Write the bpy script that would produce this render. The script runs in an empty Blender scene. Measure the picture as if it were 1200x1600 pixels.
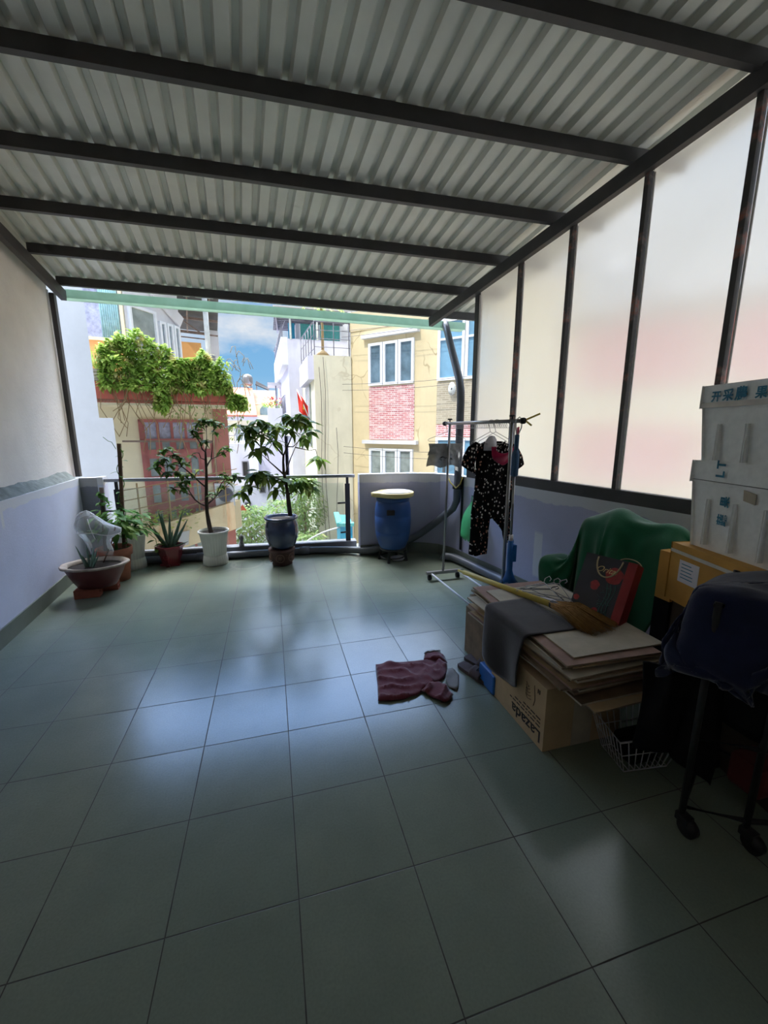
import bpy, bmesh, math, random
from mathutils import Vector, Matrix, Euler, noise as mnoise
random.seed(7)
SC = bpy.context.scene
COL = SC.collection
PI = math.pi
ORG = {}

# ------------------------------------------------------------------ helpers
class MB:
    """collects faces; build() links them as ONE mesh object"""
    def __init__(s): s.v = []; s.f = []; s.m = []; s.sm = []
    def add(s, vs, fs, smooth=False, mi=0):
        o = len(s.v); s.v += [tuple(v) for v in vs]
        for f in fs: s.f.append(tuple(i + o for i in f)); s.sm.append(smooth); s.m.append(mi)
        return s
    def box(s, lo, hi, M=None, mi=0, bev=0.0):
        x0, y0, z0 = lo; x1, y1, z1 = hi
        if bev > 0:
            bm = bmesh.new(); bmesh.ops.create_cube(bm, size=1)
            for v in bm.verts: v.co = Vector(((x0+x1)/2+v.co.x*(x1-x0), (y0+y1)/2+v.co.y*(y1-y0), (z0+z1)/2+v.co.z*(z1-z0)))
            bmesh.ops.bevel(bm, geom=bm.edges[:], offset=bev, segments=2, affect='EDGES', profile=0.6)
            bm.verts.index_update()
            vs = [v.co.copy() for v in bm.verts]; fs = [[v.index for v in f.verts] for f in bm.faces]; bm.free()
        else:
            vs = [Vector(p) for p in ((x0,y0,z0),(x1,y0,z0),(x1,y1,z0),(x0,y1,z0),(x0,y0,z1),(x1,y0,z1),(x1,y1,z1),(x0,y1,z1))]
            fs = [(0,3,2,1),(4,5,6,7),(0,1,5,4),(1,2,6,5),(2,3,7,6),(3,0,4,7)]
        if M is not None: vs = [M @ v for v in vs]
        return s.add(vs, fs, False, mi)
    def bar(s, a, b, w, h, up=(0,0,1), mi=0):
        """box beam from a to b; a, b are the centre line; w sideways, h along up"""
        a = Vector(a); b = Vector(b); d = (b-a).normalized(); up = Vector(up)
        r = d.cross(up).normalized(); u = r.cross(d)
        vs = [p + r*sx*w/2 + u*sz*h/2 for p in (a, b) for sx, sz in ((-1,-1),(1,-1),(1,1),(-1,1))]
        return s.add(vs, [(0,1,2,3),(7,6,5,4),(0,4,5,1),(1,5,6,2),(2,6,7,3),(3,7,4,0)], False, mi)
    def tube(s, pts, r, n=8, cap=True, mi=0, closed=False):
        pts = [Vector(p) for p in pts]; N = len(pts)
        rs = list(r) if hasattr(r, '__len__') else [r]*N
        vs = []; prev = None
        for i, p in enumerate(pts):
            if closed: t = pts[(i+1) % N] - pts[i-1]
            else: t = pts[min(i+1, N-1)] - pts[max(i-1, 0)]
            if t.length < 1e-9: t = Vector((0,0,1))
            t.normalize()
            if prev is None:
                a = Vector((0,0,1)) if abs(t.z) < .9 else Vector((1,0,0))
                nrm = t.cross(a).normalized()
            else:
                nrm = (prev - t*prev.dot(t))
                nrm = nrm.normalized() if nrm.length > 1e-6 else t.orthogonal().normalized()
            prev = nrm; bn = t.cross(nrm)
            for k in range(n):
                a = 2*PI*k/n; vs.append(p + (nrm*math.cos(a) + bn*math.sin(a))*rs[i])
        fs = []
        for i in range(N if closed else N-1):
            j = (i+1) % N
            for k in range(n):
                l = (k+1) % n; fs.append((i*n+k, i*n+l, j*n+l, j*n+k))
        if cap and not closed: fs.append(tuple(range(n-1, -1, -1))); fs.append(tuple((N-1)*n+k for k in range(n)))
        return s.add(vs, fs, True, mi)
    def lathe(s, prof, c=(0,0,0), n=32, cap0=True, cap1=False, sx=1, sy=1, fl=None, smooth=True, rot=0, mi=0):
        """prof: (radius, z); fl(angle, z) scales the radius"""
        vs = []
        for r, z in prof:
            for k in range(n):
                a = 2*PI*k/n + rot; q = r*(fl(a, z) if fl else 1)
                vs.append((c[0]+q*math.cos(a)*sx, c[1]+q*math.sin(a)*sy, c[2]+z))
        fs = []
        for i in range(len(prof)-1):
            for k in range(n):
                l = (k+1) % n; fs.append((i*n+k, i*n+l, (i+1)*n+l, (i+1)*n+k))
        if cap0: fs.append(tuple(range(n-1, -1, -1)))
        if cap1: fs.append(tuple((len(prof)-1)*n+k for k in range(n)))
        return s.add(vs, fs, smooth, mi)
    def grid(s, P, nu, nv, smooth=True, mi=0):
        """P(i, j) -> point"""
        vs = [P(i, j) for i in range(nu) for j in range(nv)]
        fs = [(i*nv+j, (i+1)*nv+j, (i+1)*nv+j+1, i*nv+j+1) for i in range(nu-1) for j in range(nv-1)]
        return s.add(vs, fs, smooth, mi)
    def prism(s, poly, z0, z1, mi=0):
        n = len(poly); z0f = z0 if callable(z0) else (lambda x, y: z0); z1f = z1 if callable(z1) else (lambda x, y: z1)
        vs = [(x, y, z0f(x, y)) for x, y in poly] + [(x, y, z1f(x, y)) for x, y in poly]
        fs = [tuple(range(n-1, -1, -1)), tuple(range(n, 2*n))] + [(i, (i+1) % n, n+(i+1) % n, n+i) for i in range(n)]
        return s.add(vs, fs, False, mi)
    def leaf(s, p, d, up, L, W, bend=.25, n=3, fold=.15):
        """one leaf from p along d"""
        p = Vector(p); d = Vector(d).normalized(); sd = d.cross(Vector(up))
        sd = sd.normalized() if sd.length > 1e-5 else d.orthogonal().normalized()
        nn = sd.cross(d); vs = []; fs = []
        for i in range(n+1):
            t = i/n; w = W/2*math.sin(PI*min(1, .06+.94*t**.8))*1.0 if 0 < i < n else W*.04
            c = p + d*L*t - nn*bend*L*t*t
            vs += [c - sd*w + nn*w*fold, c - nn*0, c + sd*w + nn*w*fold]
        for i in range(n):
            a = 3*i; fs += [(a, a+1, a+4, a+3), (a+1, a+2, a+5, a+4)]
        return s.add(vs, fs, True)
    def build(s, name, mat, parent=None, solid=0, mods=None):
        org = Vector(ORG.get(parent.name, (0,0,0))) if parent else Vector((0,0,0))
        me = bpy.data.meshes.new(name)
        me.from_pydata([(v[0]-org.x, v[1]-org.y, v[2]-org.z) for v in s.v], [], s.f); me.update()
        me.polygons.foreach_set('use_smooth', s.sm); me.polygons.foreach_set('material_index', s.m)
        for m in (mat if isinstance(mat, (list, tuple)) else [mat]): me.materials.append(m)
        o = bpy.data.objects.new(name, me); COL.objects.link(o)
        if parent: o.parent = parent; ORG[o.name] = tuple(org)
        else: ORG[o.name] = (0,0,0)
        if solid:
            md = o.modifiers.new('Solid', 'SOLIDIFY'); md.thickness = solid; md.offset = 0
        return o

def recenter(o, p):
    """give a one-mesh thing its origin at p"""
    p = Vector(p)
    o.data.transform(Matrix.Translation(-p)); o.location = p; ORG[o.name] = tuple(p); return o
def tag(o, label, cat, group=None, kind=None):
    o['label'] = label; o['category'] = cat
    if group: o['group'] = group
    if kind: o['kind'] = kind
    return o
def thing(name, loc, label, cat, group=None):
    o = bpy.data.objects.new(name, None); COL.objects.link(o); o.location = loc; o.empty_display_size = .05
    ORG[o.name] = tuple(loc); return tag(o, label, cat, group)
def struct(name, mb, mat, solid=0):
    o = mb.build(name, mat, None, solid); o['kind'] = 'structure'; return o
def Rz(a, c=(0,0,0)):
    c = Vector(c); return Matrix.Translation(c) @ Matrix.Rotation(a, 4, 'Z') @ Matrix.Translation(-c)
def lin(r, g, b):
    f = lambda c: c/12.92 if c <= .04045 else ((c+.055)/1.055)**2.4
    return (f(r/255), f(g/255), f(b/255), 1)
def rnd(a, b): return random.uniform(a, b)

# ------------------------------------------------------------------ materials
class NT:
    def __init__(s, m): s.t = m.node_tree; s.n = s.t.nodes; s.l = s.t.links
    def new(s, typ, **kw):
        x = s.n.new(typ)
        for k, v in kw.items(): setattr(x, k, v)
        return x
    def set(s, sock, v):
        if isinstance(v, bpy.types.NodeSocket): s.l.new(v, sock)
        else: sock.default_value = v
    def math(s, op, a, b=0, c=None):
        x = s.new('ShaderNodeMath', operation=op); s.set(x.inputs[0], a); s.set(x.inputs[1], b)
        if c is not None: s.set(x.inputs[2], c)
        return x.outputs[0]
    def mix(s, f, a, b, blend='MIX'):
        x = s.new('ShaderNodeMix', data_type='RGBA', blend_type=blend)
        s.set(x.inputs[0], f); s.set(x.inputs[6], a); s.set(x.inputs[7], b); return x.outputs[2]
    def noise(s, scale, detail=4, rough=.55, vec=None, dist=0):
        x = s.new('ShaderNodeTexNoise'); x.inputs['Scale'].default_value = scale; x.inputs['Detail'].default_value = detail
        x.inputs['Roughness'].default_value = rough; x.inputs['Distortion'].default_value = dist
        if vec is not None: s.l.new(vec, x.inputs['Vector'])
        return x.outputs[0]
    def ramp(s, v, lo, hi):
        x = s.new('ShaderNodeMapRange'); s.set(x.inputs[0], v); x.inputs[1].default_value = lo; x.inputs[2].default_value = hi; return x.outputs[0]
    def pos(s):
        return s.new('ShaderNodeNewGeometry').outputs['Position']
    def objc(s):
        return s.new('ShaderNodeTexCoord').outputs['Object']
    def xyz(s, v):
        x = s.new('ShaderNodeSeparateXYZ'); s.l.new(v, x.inputs[0]); return x.outputs
    def bump(s, h, st=.3, d=.01):
        x = s.new('ShaderNodeBump'); x.inputs['Strength'].default_value = st; x.inputs['Distance'].default_value = d; s.l.new(h, x.inputs['Height']); return x.outputs[0]
def newmat(name):
    m = bpy.data.materials.new(name); m.use_nodes = True; t = NT(m); b = t.n['Principled BSDF']; return m, t, b
def mat(name, col, rough=.6, metal=0, var=.12, scale=12, bump=0, bscale=None, spec=.5, sheen=0, coat=0, trans=0, alpha=1, sub=0):
    m, t, b = newmat(name); c = col if len(col) == 4 else lin(*col)
    v = t.noise(scale, 5, .6, t.pos())
    lo = tuple(x*(1-var) for x in c[:3]) + (1,); hi = tuple(min(1, x*(1+var)) for x in c[:3]) + (1,)
    t.set(b.inputs['Base Color'], t.mix(t.ramp(v, .3, .7), lo, hi))
    b.inputs['Roughness'].default_value = rough; b.inputs['Metallic'].default_value = metal
    b.inputs['Specular IOR Level'].default_value = spec
    if sheen: b.inputs['Sheen Weight'].default_value = sheen
    if coat: b.inputs['Coat Weight'].default_value = coat; b.inputs['Coat Roughness'].default_value = .1
    if trans: b.inputs['Transmission Weight'].default_value = trans
    if alpha < 1: b.inputs['Alpha'].default_value = alpha
    if bump:
        t.set(b.inputs['Normal'], t.bump(t.noise(bscale or scale*4, 6, .65, t.pos()), bump, .01))
    return m
def leafmat(name, a, b_, dry=None):
    m, t, b = newmat(name)
    v = t.noise(9, 3, .6, t.pos())
    c = t.mix(t.ramp(v, .35, .65), lin(*a), lin(*b_))
    if dry: c = t.mix(t.ramp(t.noise(4, 2, .5, t.pos()), .56, .68), c, lin(*dry))
    t.set(b.inputs['Base Color'], c); b.inputs['Roughness'].default_value = .55; b.inputs['Specular IOR Level'].default_value = .2
    tr = t.new('ShaderNodeBsdfTranslucent'); t.set(tr.inputs['Color'], c)
    mx = t.new('ShaderNodeMixShader'); mx.inputs[0].default_value = .42
    t.l.new(b.outputs[0], mx.inputs[1]); t.l.new(tr.outputs[0], mx.inputs[2]); t.l.new(mx.outputs[0], t.n['Material Output'].inputs[0])
    return m

M = {}
M['steel_dark'] = mat('painted dark steel', (68,66,66), .55, .0, .15, 6, .1, 60)
M['steel_light'] = mat('stainless tube', (150,148,148), .32, .85, .08, 5)
M['pvc'] = mat('grey pvc', (92,96,104), .45, 0, .1, 8)
M['black_metal'] = mat('black metal', (38,38,40), .5, .3, .1, 9)

def floor_material():
    m, t, b = newmat('green glazed floor tiles')
    P = t.pos(); x, y, z = t.xyz(P)
    fx = t.math('DIVIDE', t.math('ADD', x, .3876+40), .4); fy = t.math('DIVIDE', t.math('ADD', y, -1.113+40), .4)
    def edge(f):
        fr = t.math('FRACT', f); return t.math('MINIMUM', fr, t.math('SUBTRACT', 1, fr))
    e = t.math('MINIMUM', edge(fx), edge(fy))
    wob = t.math('MULTIPLY', t.math('SUBTRACT', t.noise(7, 3, .6, P), .5), .006)
    grout = t.ramp(t.math('ADD', e, wob), .0065, .0035)
    cx = t.new('ShaderNodeCombineXYZ'); t.set(cx.inputs[0], t.math('FLOOR', fx)); t.set(cx.inputs[1], t.math('FLOOR', fy))
    wn = t.new('ShaderNodeTexWhiteNoise', noise_dimensions='3D'); t.l.new(cx.outputs[0], wn.inputs['Vector'])
    base = t.mix(t.ramp(t.noise(3, 6, .6, P), .3, .7), lin(118,127,113), lin(133,141,126))
    base = t.mix(t.math('MULTIPLY', wn.outputs[0], .35), base, lin(110,123,111))
    base = t.mix(t.math('MULTIPLY', t.ramp(t.noise(120, 2, .5, P), .35, .75), .25), base, lin(92,100,88))
    # dried water rings left by plant pots, near the railing
    ringm = None
    for (rx, ry, rr, w) in ((-1.0,4.83,.17,.012),(-.33,4.80,.17,.014),(.02,4.82,.16,.012),(.83,4.66,.16,.012),(.85,4.67,.09,.012),(-.62,4.78,.17,.01)):
        dx = t.math('SUBTRACT', x, rx); dy = t.math('SUBTRACT', y, ry)
        dd = t.math('SQRT', t.math('ADD', t.math('MULTIPLY', dx, dx), t.math('MULTIPLY', dy, dy)))
        q = t.ramp(t.math('ABSOLUTE', t.math('SUBTRACT', t.math('ADD', dd, t.math('MULTIPLY', t.math('SUBTRACT', t.noise(9, 2, .5, P), .5), .03)), rr)), w*1.6, w*.4)
        ringm = q if ringm is None else t.math('MAXIMUM', ringm, q)
    base = t.mix(t.math('MULTIPLY', ringm, .2), base, lin(182,176,160))
    t.set(b.inputs['Base Color'], t.mix(grout, base, lin(52,48,42)))
    r = .205
    r = t.math('ADD', r, t.math('MULTIPLY', grout, .4))
    t.set(b.inputs['Roughness'], r); b.inputs['Specular IOR Level'].default_value = .48
    # every tile lies at a slightly different tilt
    nm = t.new('ShaderNodeVectorMath', operation='SUBTRACT'); t.l.new(wn.outputs['Color'], nm.inputs[0]); nm.inputs[1].default_value = (.5,.5,.5)
    sc = t.new('ShaderNodeVectorMath', operation='MULTIPLY'); t.l.new(nm.outputs[0], sc.inputs[0]); sc.inputs[1].default_value = (.016,.016,0)
    ad = t.new('ShaderNodeVectorMath', operation='ADD'); t.l.new(sc.outputs[0], ad.inputs[0])
    h = t.math('ADD', t.math('MULTIPLY', grout, -1), t.math('MULTIPLY', t.noise(55, 3, .5, P), .18))
    bn = t.bump(h, .22, .004); t.l.new(bn, ad.inputs[1])
    no = t.new('ShaderNodeVectorMath', operation='NORMALIZE'); t.l.new(ad.outputs[0], no.inputs[0]); t.l.new(no.outputs[0], b.inputs['Normal'])
    return m
M['floor'] = floor_material()

def wall_paint(name, col, patch, zpatch, streaks=(), axis='y'):
    """painted plaster, bare filler above zpatch with a ragged lower edge, trowelled streaks"""
    m, t, b = newmat(name); P = t.pos(); x, y, z = t.xyz(P)
    base = t.mix(t.ramp(t.noise(2.5, 6, .65, P), .3, .7), tuple(c*.93 for c in lin(*col)[:3])+(1,), tuple(min(1,c*1.06) for c in lin(*col)[:3])+(1,))
    edge = t.math('ADD', z, t.math('MULTIPLY', t.math('SUBTRACT', t.noise(2.2, 4, .6, P), .5), .16))
    mk = t.ramp(edge, zpatch-.004, zpatch+.004)
    for (c, z0, z1, w) in streaks:
        u = y if axis == 'y' else x
        q = t.ramp(t.math('ABSOLUTE', t.math('SUBTRACT', t.math('ADD', u, t.math('MULTIPLY', t.math('SUBTRACT', t.noise(6, 2, .5, P), .5), .02)), c)), w/2+.003, w/2-.003)
        zz = t.math('MULTIPLY', t.ramp(z, z0-.01, z0+.02), t.ramp(z, z1+.01, z1-.02))
        mk = t.math('MAXIMUM', mk, t.math('MULTIPLY', q, zz))
    dirt = t.math('MULTIPLY', t.ramp(t.noise(5, 6, .7, P), .55, .8), .25)
    base = t.mix(dirt, base, tuple(c*.72 for c in lin(*col)[:3])+(1,))
    t.set(b.inputs['Base Color'], t.mix(t.math('MULTIPLY', mk, .85), base, lin(*patch)))
    b.inputs['Roughness'].default_value = .75; b.inputs['Specular IOR Level'].default_value = .3
    t.set(b.inputs['Normal'], t.bump(t.noise(60, 6, .7, P), .18, .01)); return m
M['wall_left'] = wall_paint('lavender parapet paint', (212,215,236), (226,226,230), .93, [(3.60,.80,1.0,.035)])
M['wall_right'] = wall_paint('grey lavender parapet paint', (180,180,203), (212,212,212), .905, [(3.07,.2,.62,.09)])
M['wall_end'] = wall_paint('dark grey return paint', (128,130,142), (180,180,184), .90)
M['plaster'] = mat('bare upper plaster', (234,229,225), .85, 0, .06, 3, .35, 40, .2)
M['mortar'] = mat('rough mortar fillet', (132,138,134), .9, 0, .3, 14, .9, 30, .2)
M['base_tile'] = mat('skirting tile', (112,118,108), .4, 0, .12, 5, .05)
M['kerb'] = mat('grey kerb tile', (104,106,108), .4, 0, .15, 5, .08)
M['roof_sheet'] = mat('painted roof sheet', (214,215,206), .42, .15, .07, 4, .04, 30)
M['back_wall'] = mat('inner wall', (226,222,214), .8)
M['gutter'] = leafmat('green gutter', (182,204,190), (192,212,200))

def panel_material():
    m, t, b = newmat('frosted translucent sheet'); P = t.pos()
    b.inputs['Base Color'].default_value = (.95,.96,.94,1); b.inputs['Transmission Weight'].default_value = 1; b.inputs['IOR'].default_value = 1.2
    t.set(b.inputs['Roughness'], t.math('ADD', .27, t.math('MULTIPLY', t.noise(1.2, 3, .5, P), .12)))
    tr = t.new('ShaderNodeBsdfTranslucent'); t.set(tr.inputs['Color'], t.mix(t.ramp(t.noise(1.5, 5, .6, P), .35, .7), (.84,.82,.76,1), (.9,.89,.84,1)))
    mx = t.new('ShaderNodeMixShader'); mx.inputs[0].default_value = .35
    t.l.new(b.outputs[0], mx.inputs[1]); t.l.new(tr.outputs[0], mx.inputs[2]); t.l.new(mx.outputs[0], t.n['Material Output'].inputs[0])
    return m
M['panel'] = panel_material()
def glass_material(name, tint=(.95,.98,.97), rough=0.0, op=.08):
    m, t, b = newmat(name)
    tp = t.new('ShaderNodeBsdfTransparent'); tp.inputs['Color'].default_value = tint + (1,)
    b.inputs['Base Color'].default_value = tint + (1,); b.inputs['Roughness'].default_value = .04; b.inputs['Metallic'].default_value = 0
    fr = t.new('ShaderNodeFresnel'); fr.inputs['IOR'].default_value = 1.45
    gl = t.new('ShaderNodeBsdfGlossy'); gl.inputs['Roughness'].default_value = .03+rough
    mx = t.new('ShaderNodeMixShader'); t.l.new(fr.outputs[0], mx.inputs[0]); t.l.new(tp.outputs[0], mx.inputs[1]); t.l.new(gl.outputs[0], mx.inputs[2])
    m2 = t.new('ShaderNodeMixShader'); m2.inputs[0].default_value = op; t.l.new(mx.outputs[0], m2.inputs[1])
    df = t.new('ShaderNodeBsdfDiffuse'); df.inputs[0].default_value = (.8,.82,.82,1); t.l.new(df.outputs[0], m2.inputs[2])
    t.l.new(m2.outputs[0], t.n['Material Output'].inputs[0]); return m
M['rail_glass'] = glass_material('clear rail glass')

# ------------------------------------------------------------------ camera, light, sky
cam = bpy.data.cameras.new('camera'); camo = bpy.data.objects.new('camera', cam); COL.objects.link(camo)
cam.sensor_fit = 'AUTO'; cam.sensor_width = 36; cam.lens = 642.04/1600*36; cam.clip_start = .05; cam.clip_end = 500
yw, pt, rl = math.radians(15.2718), math.radians(11.225), math.radians(-.065)
F_ = Vector((math.sin(yw)*math.cos(pt), math.cos(yw)*math.cos(pt), -math.sin(pt))); R_ = Vector((math.cos(yw), -math.sin(yw), 0)); U_ = R_.cross(F_)
r2 = R_*math.cos(rl)+U_*math.sin(rl); u2 = -R_*math.sin(rl)+U_*math.cos(rl)
camo.matrix_world = Matrix(((r2.x,u2.x,-F_.x,0),(r2.y,u2.y,-F_.y,0),(r2.z,u2.z,-F_.z,1.5113),(0,0,0,1)))
SC.camera = camo

sun = bpy.data.lights.new('sun', 'SUN'); suno = bpy.data.objects.new('sun', sun); COL.objects.link(suno)
sun.energy = 1.65; sun.angle = .03; sun.color = (1,.95,.86)
sd = Vector((-.50,-.30,.81)).normalized(); suno.rotation_euler = sd.to_track_quat('Z', 'Y').to_euler(); suno.location = (-6,-4,12)

w = bpy.data.worlds.new('sky'); SC.world = w; w.use_nodes = True
t = NT(w); tc = t.new('ShaderNodeTexCoord').outputs['Generated']; sx, sy, sz = t.xyz(tc)
blue = t.mix(t.ramp(sz, 0, .5), lin(150,205,243), lin(74,148,220))
st = t.new('ShaderNodeVectorMath', operation='MULTIPLY'); t.l.new(tc, st.inputs[0]); st.inputs[1].default_value = (1,1,1.7)
of = t.new('ShaderNodeVectorMath', operation='ADD'); t.l.new(st.outputs[0], of.inputs[0]); of.inputs[1].default_value = (1.7,8.3,.2)
n1 = t.noise(1.9, 8, .56, of.outputs[0], .35)
cl = t.ramp(n1, .38, .52)
shade = t.ramp(t.noise(3.4, 7, .6, of.outputs[0], .2), .38, .66)
cloud = t.mix(shade, (.70,.74,.80,1), (1.0,1.0,1.0,1))
skyc = t.mix(cl, blue, cloud)
haze = t.ramp(sz, .12, -.02); skyc = t.mix(t.math('MULTIPLY', haze, .6), skyc, (.82,.88,.93,1))
# extra brightness added to the unseen upper sky to light terrace and floor reflections
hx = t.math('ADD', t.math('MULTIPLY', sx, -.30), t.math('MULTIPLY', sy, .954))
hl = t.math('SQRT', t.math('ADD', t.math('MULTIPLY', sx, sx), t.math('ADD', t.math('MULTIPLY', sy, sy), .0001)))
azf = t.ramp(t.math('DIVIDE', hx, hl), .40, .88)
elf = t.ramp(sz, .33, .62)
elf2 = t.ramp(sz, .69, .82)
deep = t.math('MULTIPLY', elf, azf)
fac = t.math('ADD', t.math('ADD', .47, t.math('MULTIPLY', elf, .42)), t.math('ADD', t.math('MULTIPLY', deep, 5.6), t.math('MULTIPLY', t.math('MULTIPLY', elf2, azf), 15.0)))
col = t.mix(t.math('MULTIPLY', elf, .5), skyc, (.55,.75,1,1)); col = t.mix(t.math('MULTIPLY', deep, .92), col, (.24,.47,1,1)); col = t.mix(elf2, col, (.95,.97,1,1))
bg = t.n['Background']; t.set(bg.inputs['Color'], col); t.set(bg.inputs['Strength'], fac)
SC.view_settings.view_transform = 'Standard'; SC.view_settings.look = 'None'; SC.view_settings.exposure = 1.0; SC.view_settings.gamma = 1.0; SC.view_settings.use_curve_mapping = False
cy = SC.cycles
cy.diffuse_bounces = 6; cy.glossy_bounces = 5; cy.transmission_bounces = 8; cy.transparent_max_bounces = 12; cy.max_bounces = 14; cy.sample_clamp_indirect = 4.0
try: cy.use_denoising = True
except Exception: pass
# ------------------------------------------------------------------ the terrace shell
th = math.radians(-9.5); WD = Vector((math.sin(th), math.cos(th), 0)); WN = Vector((WD.y, -WD.x, 0)); WP = Vector((2.15,3.8,0))
def onw(s, z=0, off=0): return WP + WD*s + WN*off + Vector((0,0,z))     # point on the right wall, off > 0 goes outwards
pd = Vector((.9976,-.0698,0)); qd = Vector((-.0698,.9976,0))  # purlin direction, rib direction
def zpl(x, y): return 2.868 - .0378*(x-1.948) - .1363*(y-5.006)         # underside of the purlins

# floor slab
mb = MB(); mb.box((-2.6,-1.6,-.15), (3.3,5.32,0)); struct('floor', mb, M['floor'])

# right parapet, rounded at the far corner
base = [(1.0,4.775),(1.4,4.772),(1.6,4.755),(1.73,4.715),(1.85,4.655),(1.95,4.57),(2.02,4.45),(2.062,4.32),(2.09,4.16)] + [tuple((onw(s))[:2]) for s in (.0,-.8,-2,-3.2,-5.2)]
def offs(path, d):
    out = []
    for i, p in enumerate(path):
        a = Vector(path[max(i-1,0)]+(0,)); b = Vector(path[min(i+1,len(path)-1)]+(0,)); tt = (b-a).normalized(); out.append((p[0]-tt.y*-d*-1*-1, p[1]+tt.x*-d*-1*-1) if False else (p[0]+(-tt.y)*d, p[1]+tt.x*d))
    return out
def strip(path, d0, d1, z0, z1):
    A = offs(path, d0); B = offs(path, d1); mb = MB(); n = len(path)
    vs = [(x,y,z0) for x,y in A]+[(x,y,z1) for x,y in A]+[(x,y,z1) for x,y in B]+[(x,y,z0) for x,y in B]
    fs = []
    for k in range(4):
        o = k*n; p = ((k+1)%4)*n
        for i in range(n-1): fs.append((o+i, o+i+1, p+i+1, p+i))
    fs += [(0,n,2*n,3*n), (n-1,4*n-1,3*n-1,2*n-1)]
    return mb.add(vs, fs, False)
struct('wall_right', strip(base, 0, .1, -.1, 1.0), M['wall_right'])
struct('baseboard_right', strip(base, -.012, -.0005, 0, .13), M['base_tile'])
# left parapet with ledge, upper plaster wall
lw = [(-1.66,-1.5),(-1.912,3.27),(-2.05,5.22)]
lw[0] = (-1.60,-1.5)
struct('wall_left', strip(lw, 0, .30, -.1, 1.0), M['wall_left'])
struct('baseboard_left', strip(lw, -.012, -.0005, 0, .13), M['base_tile'])
up = offs(lw, .10); up[-1] = (up[-1][0]-.01, 5.40)
struct('wall_upper', strip(up, 0, .2, 1.0, 3.6), M['plaster'])
fil = offs([lw[0], (-1.80,1.2), lw[1], (-1.98,4.2), (-2.045,5.2)], .015)
mb = MB(); n = 90
def filp(i, j):
    y = -1.4 + (5.19+1.4)*i/(n-1)
    x = -1.60 - .312*(y+1.5)/4.77 if y < 3.27 else -1.912 - .138*(y-3.27)/1.95
    h = .080 + .03*mnoise.noise((y*2.3,0,0)) + .010*mnoise.noise((y*9,3,0))
    return (x-.012-.01*mnoise.noise((y*6,7,0)), y, 1.0005) if j == 0 else (x-.060, y, 1.0+h*.55) if j == 1 else (x-.104, y, 1.0+h) if j == 2 else (x-.115, y, 1.0)
mb.grid(filp, n, 4, False); struct('trim_1', mb, M['mortar'])
# return at the far end of the left parapet
mb = MB(); mb.box((-2.10,5.225,-.1), (-1.875,5.34,1.0)); struct('wall_return', mb, M['wall_end'])
mb = MB(); mb.box((-1.875,5.215,-.1), (-1.82,5.345,1.005)); struct('trim_2', mb, M['wall_left'])
# kerb under the railing
kb = [(-1.83,5.16),(-.5,5.11),(1.0,5.00)]
struct('wall_kerb', strip(kb, 0, .14, -.1, .125), M['kerb'])
# right upper wall (solid part beside the camera) and the wall behind the camera
a, b_ = onw(-2.56), onw(-5.2)
mb = MB(); mb.prism([tuple(p[:2]) for p in (a, b_, onw(-5.2,0,.12), onw(-2.56,0,.12))], 1.0, 4.0); struct('wall_right_upper', mb, M['back_wall'])
mb = MB(); mb.box((-2.6,-1.6,0), (3.6,-1.45,4.2)); struct('wall_back', mb, M['back_wall'])

# roof: one corrugated sheet, six purlins in view (two more over the camera), two rafters, gutter
def to_pq(x, y):
    d = pd.x*qd.y - qd.x*pd.y; return (x*qd.y - qd.x*y)/d, (pd.x*y - x*pd.y)/d
def pq(p, q, dz=0):
    v = pd*p + qd*q; return Vector((v.x, v.y, zpl(v.x, v.y)+dz))
p_ref = to_pq(.012,3.289)[0]
prof = [(-.063,0),(-.030,0),(-.017,.033),(.017,.033),(.030,0)]
ps = []
k = -22
for k in range(-22, 23):
    for dx, dz in prof: ps.append((p_ref+.1262*k+dx, dz))
ps = [x for x in ps if -2.1 < x[0] < 3.0]
q_eave = to_pq(-2,5.52)[1]
mb = MB(); qs = [-1.5+(q_eave+1.5)*i/12 for i in range(13)]
mb.grid(lambda i, j: pq(ps[i][0], qs[j], .082+ps[i][1]), len(ps), len(qs), False)
struct('ceiling', mb, M['roof_sheet'], .0012)
Lq = [to_pq(x, y)[1] for x, y in ((2.477,1.845),(2.373,2.482),(2.27,3.13),(2.16,3.773),(2.055,4.405),(1.948,5.006))]
tn = 3
for q in [Lq[0]-1.30, Lq[0]-.65] + Lq:
    mb = MB(); a = pq(-1.66, q+.02, .0405); b = pq(2.93, q+.02, .0405)
    mb.bar(a, b, .042, .08); struct('trim_%d' % tn, mb, M['steel_dark']); tn += 1
# right rafter over the frosted wall
zb = lambda s: 2.914 - .139*s
mb = MB(); mb.bar(onw(-4.5, zb(-4.5)+.05, .0), onw(1.21, zb(1.21)+.05, .0), .05, .10); struct('trim_%d' % tn, mb, M['steel_dark']); tn += 1
# left rafter
mb = MB(); a = Vector((-1.75,-1.3,0)); b = Vector((-2.02,5.42,0)); a.z = zpl(a.x,a.y)-.052; b.z = zpl(b.x,b.y)-.052
mb.bar(a, b, .05, .10); struct('trim_%d' % tn, mb, M['steel_dark']); tn += 1
# left post on the ledge with a rounded plaster edge beside it
mb = MB(); mb.bar((-2.145,5.44,1.0), (-2.145,5.44,2.93), .075, .055, (0,1,0)); struct('trim_%d' % tn, mb, M['steel_dark']); tn += 1
mb = MB(); mb.tube([(-2.175,5.395,1.0), (-2.175,5.395,2.95)], .028, 10); struct('trim_%d' % tn, mb, M['plaster']); tn += 1
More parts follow.
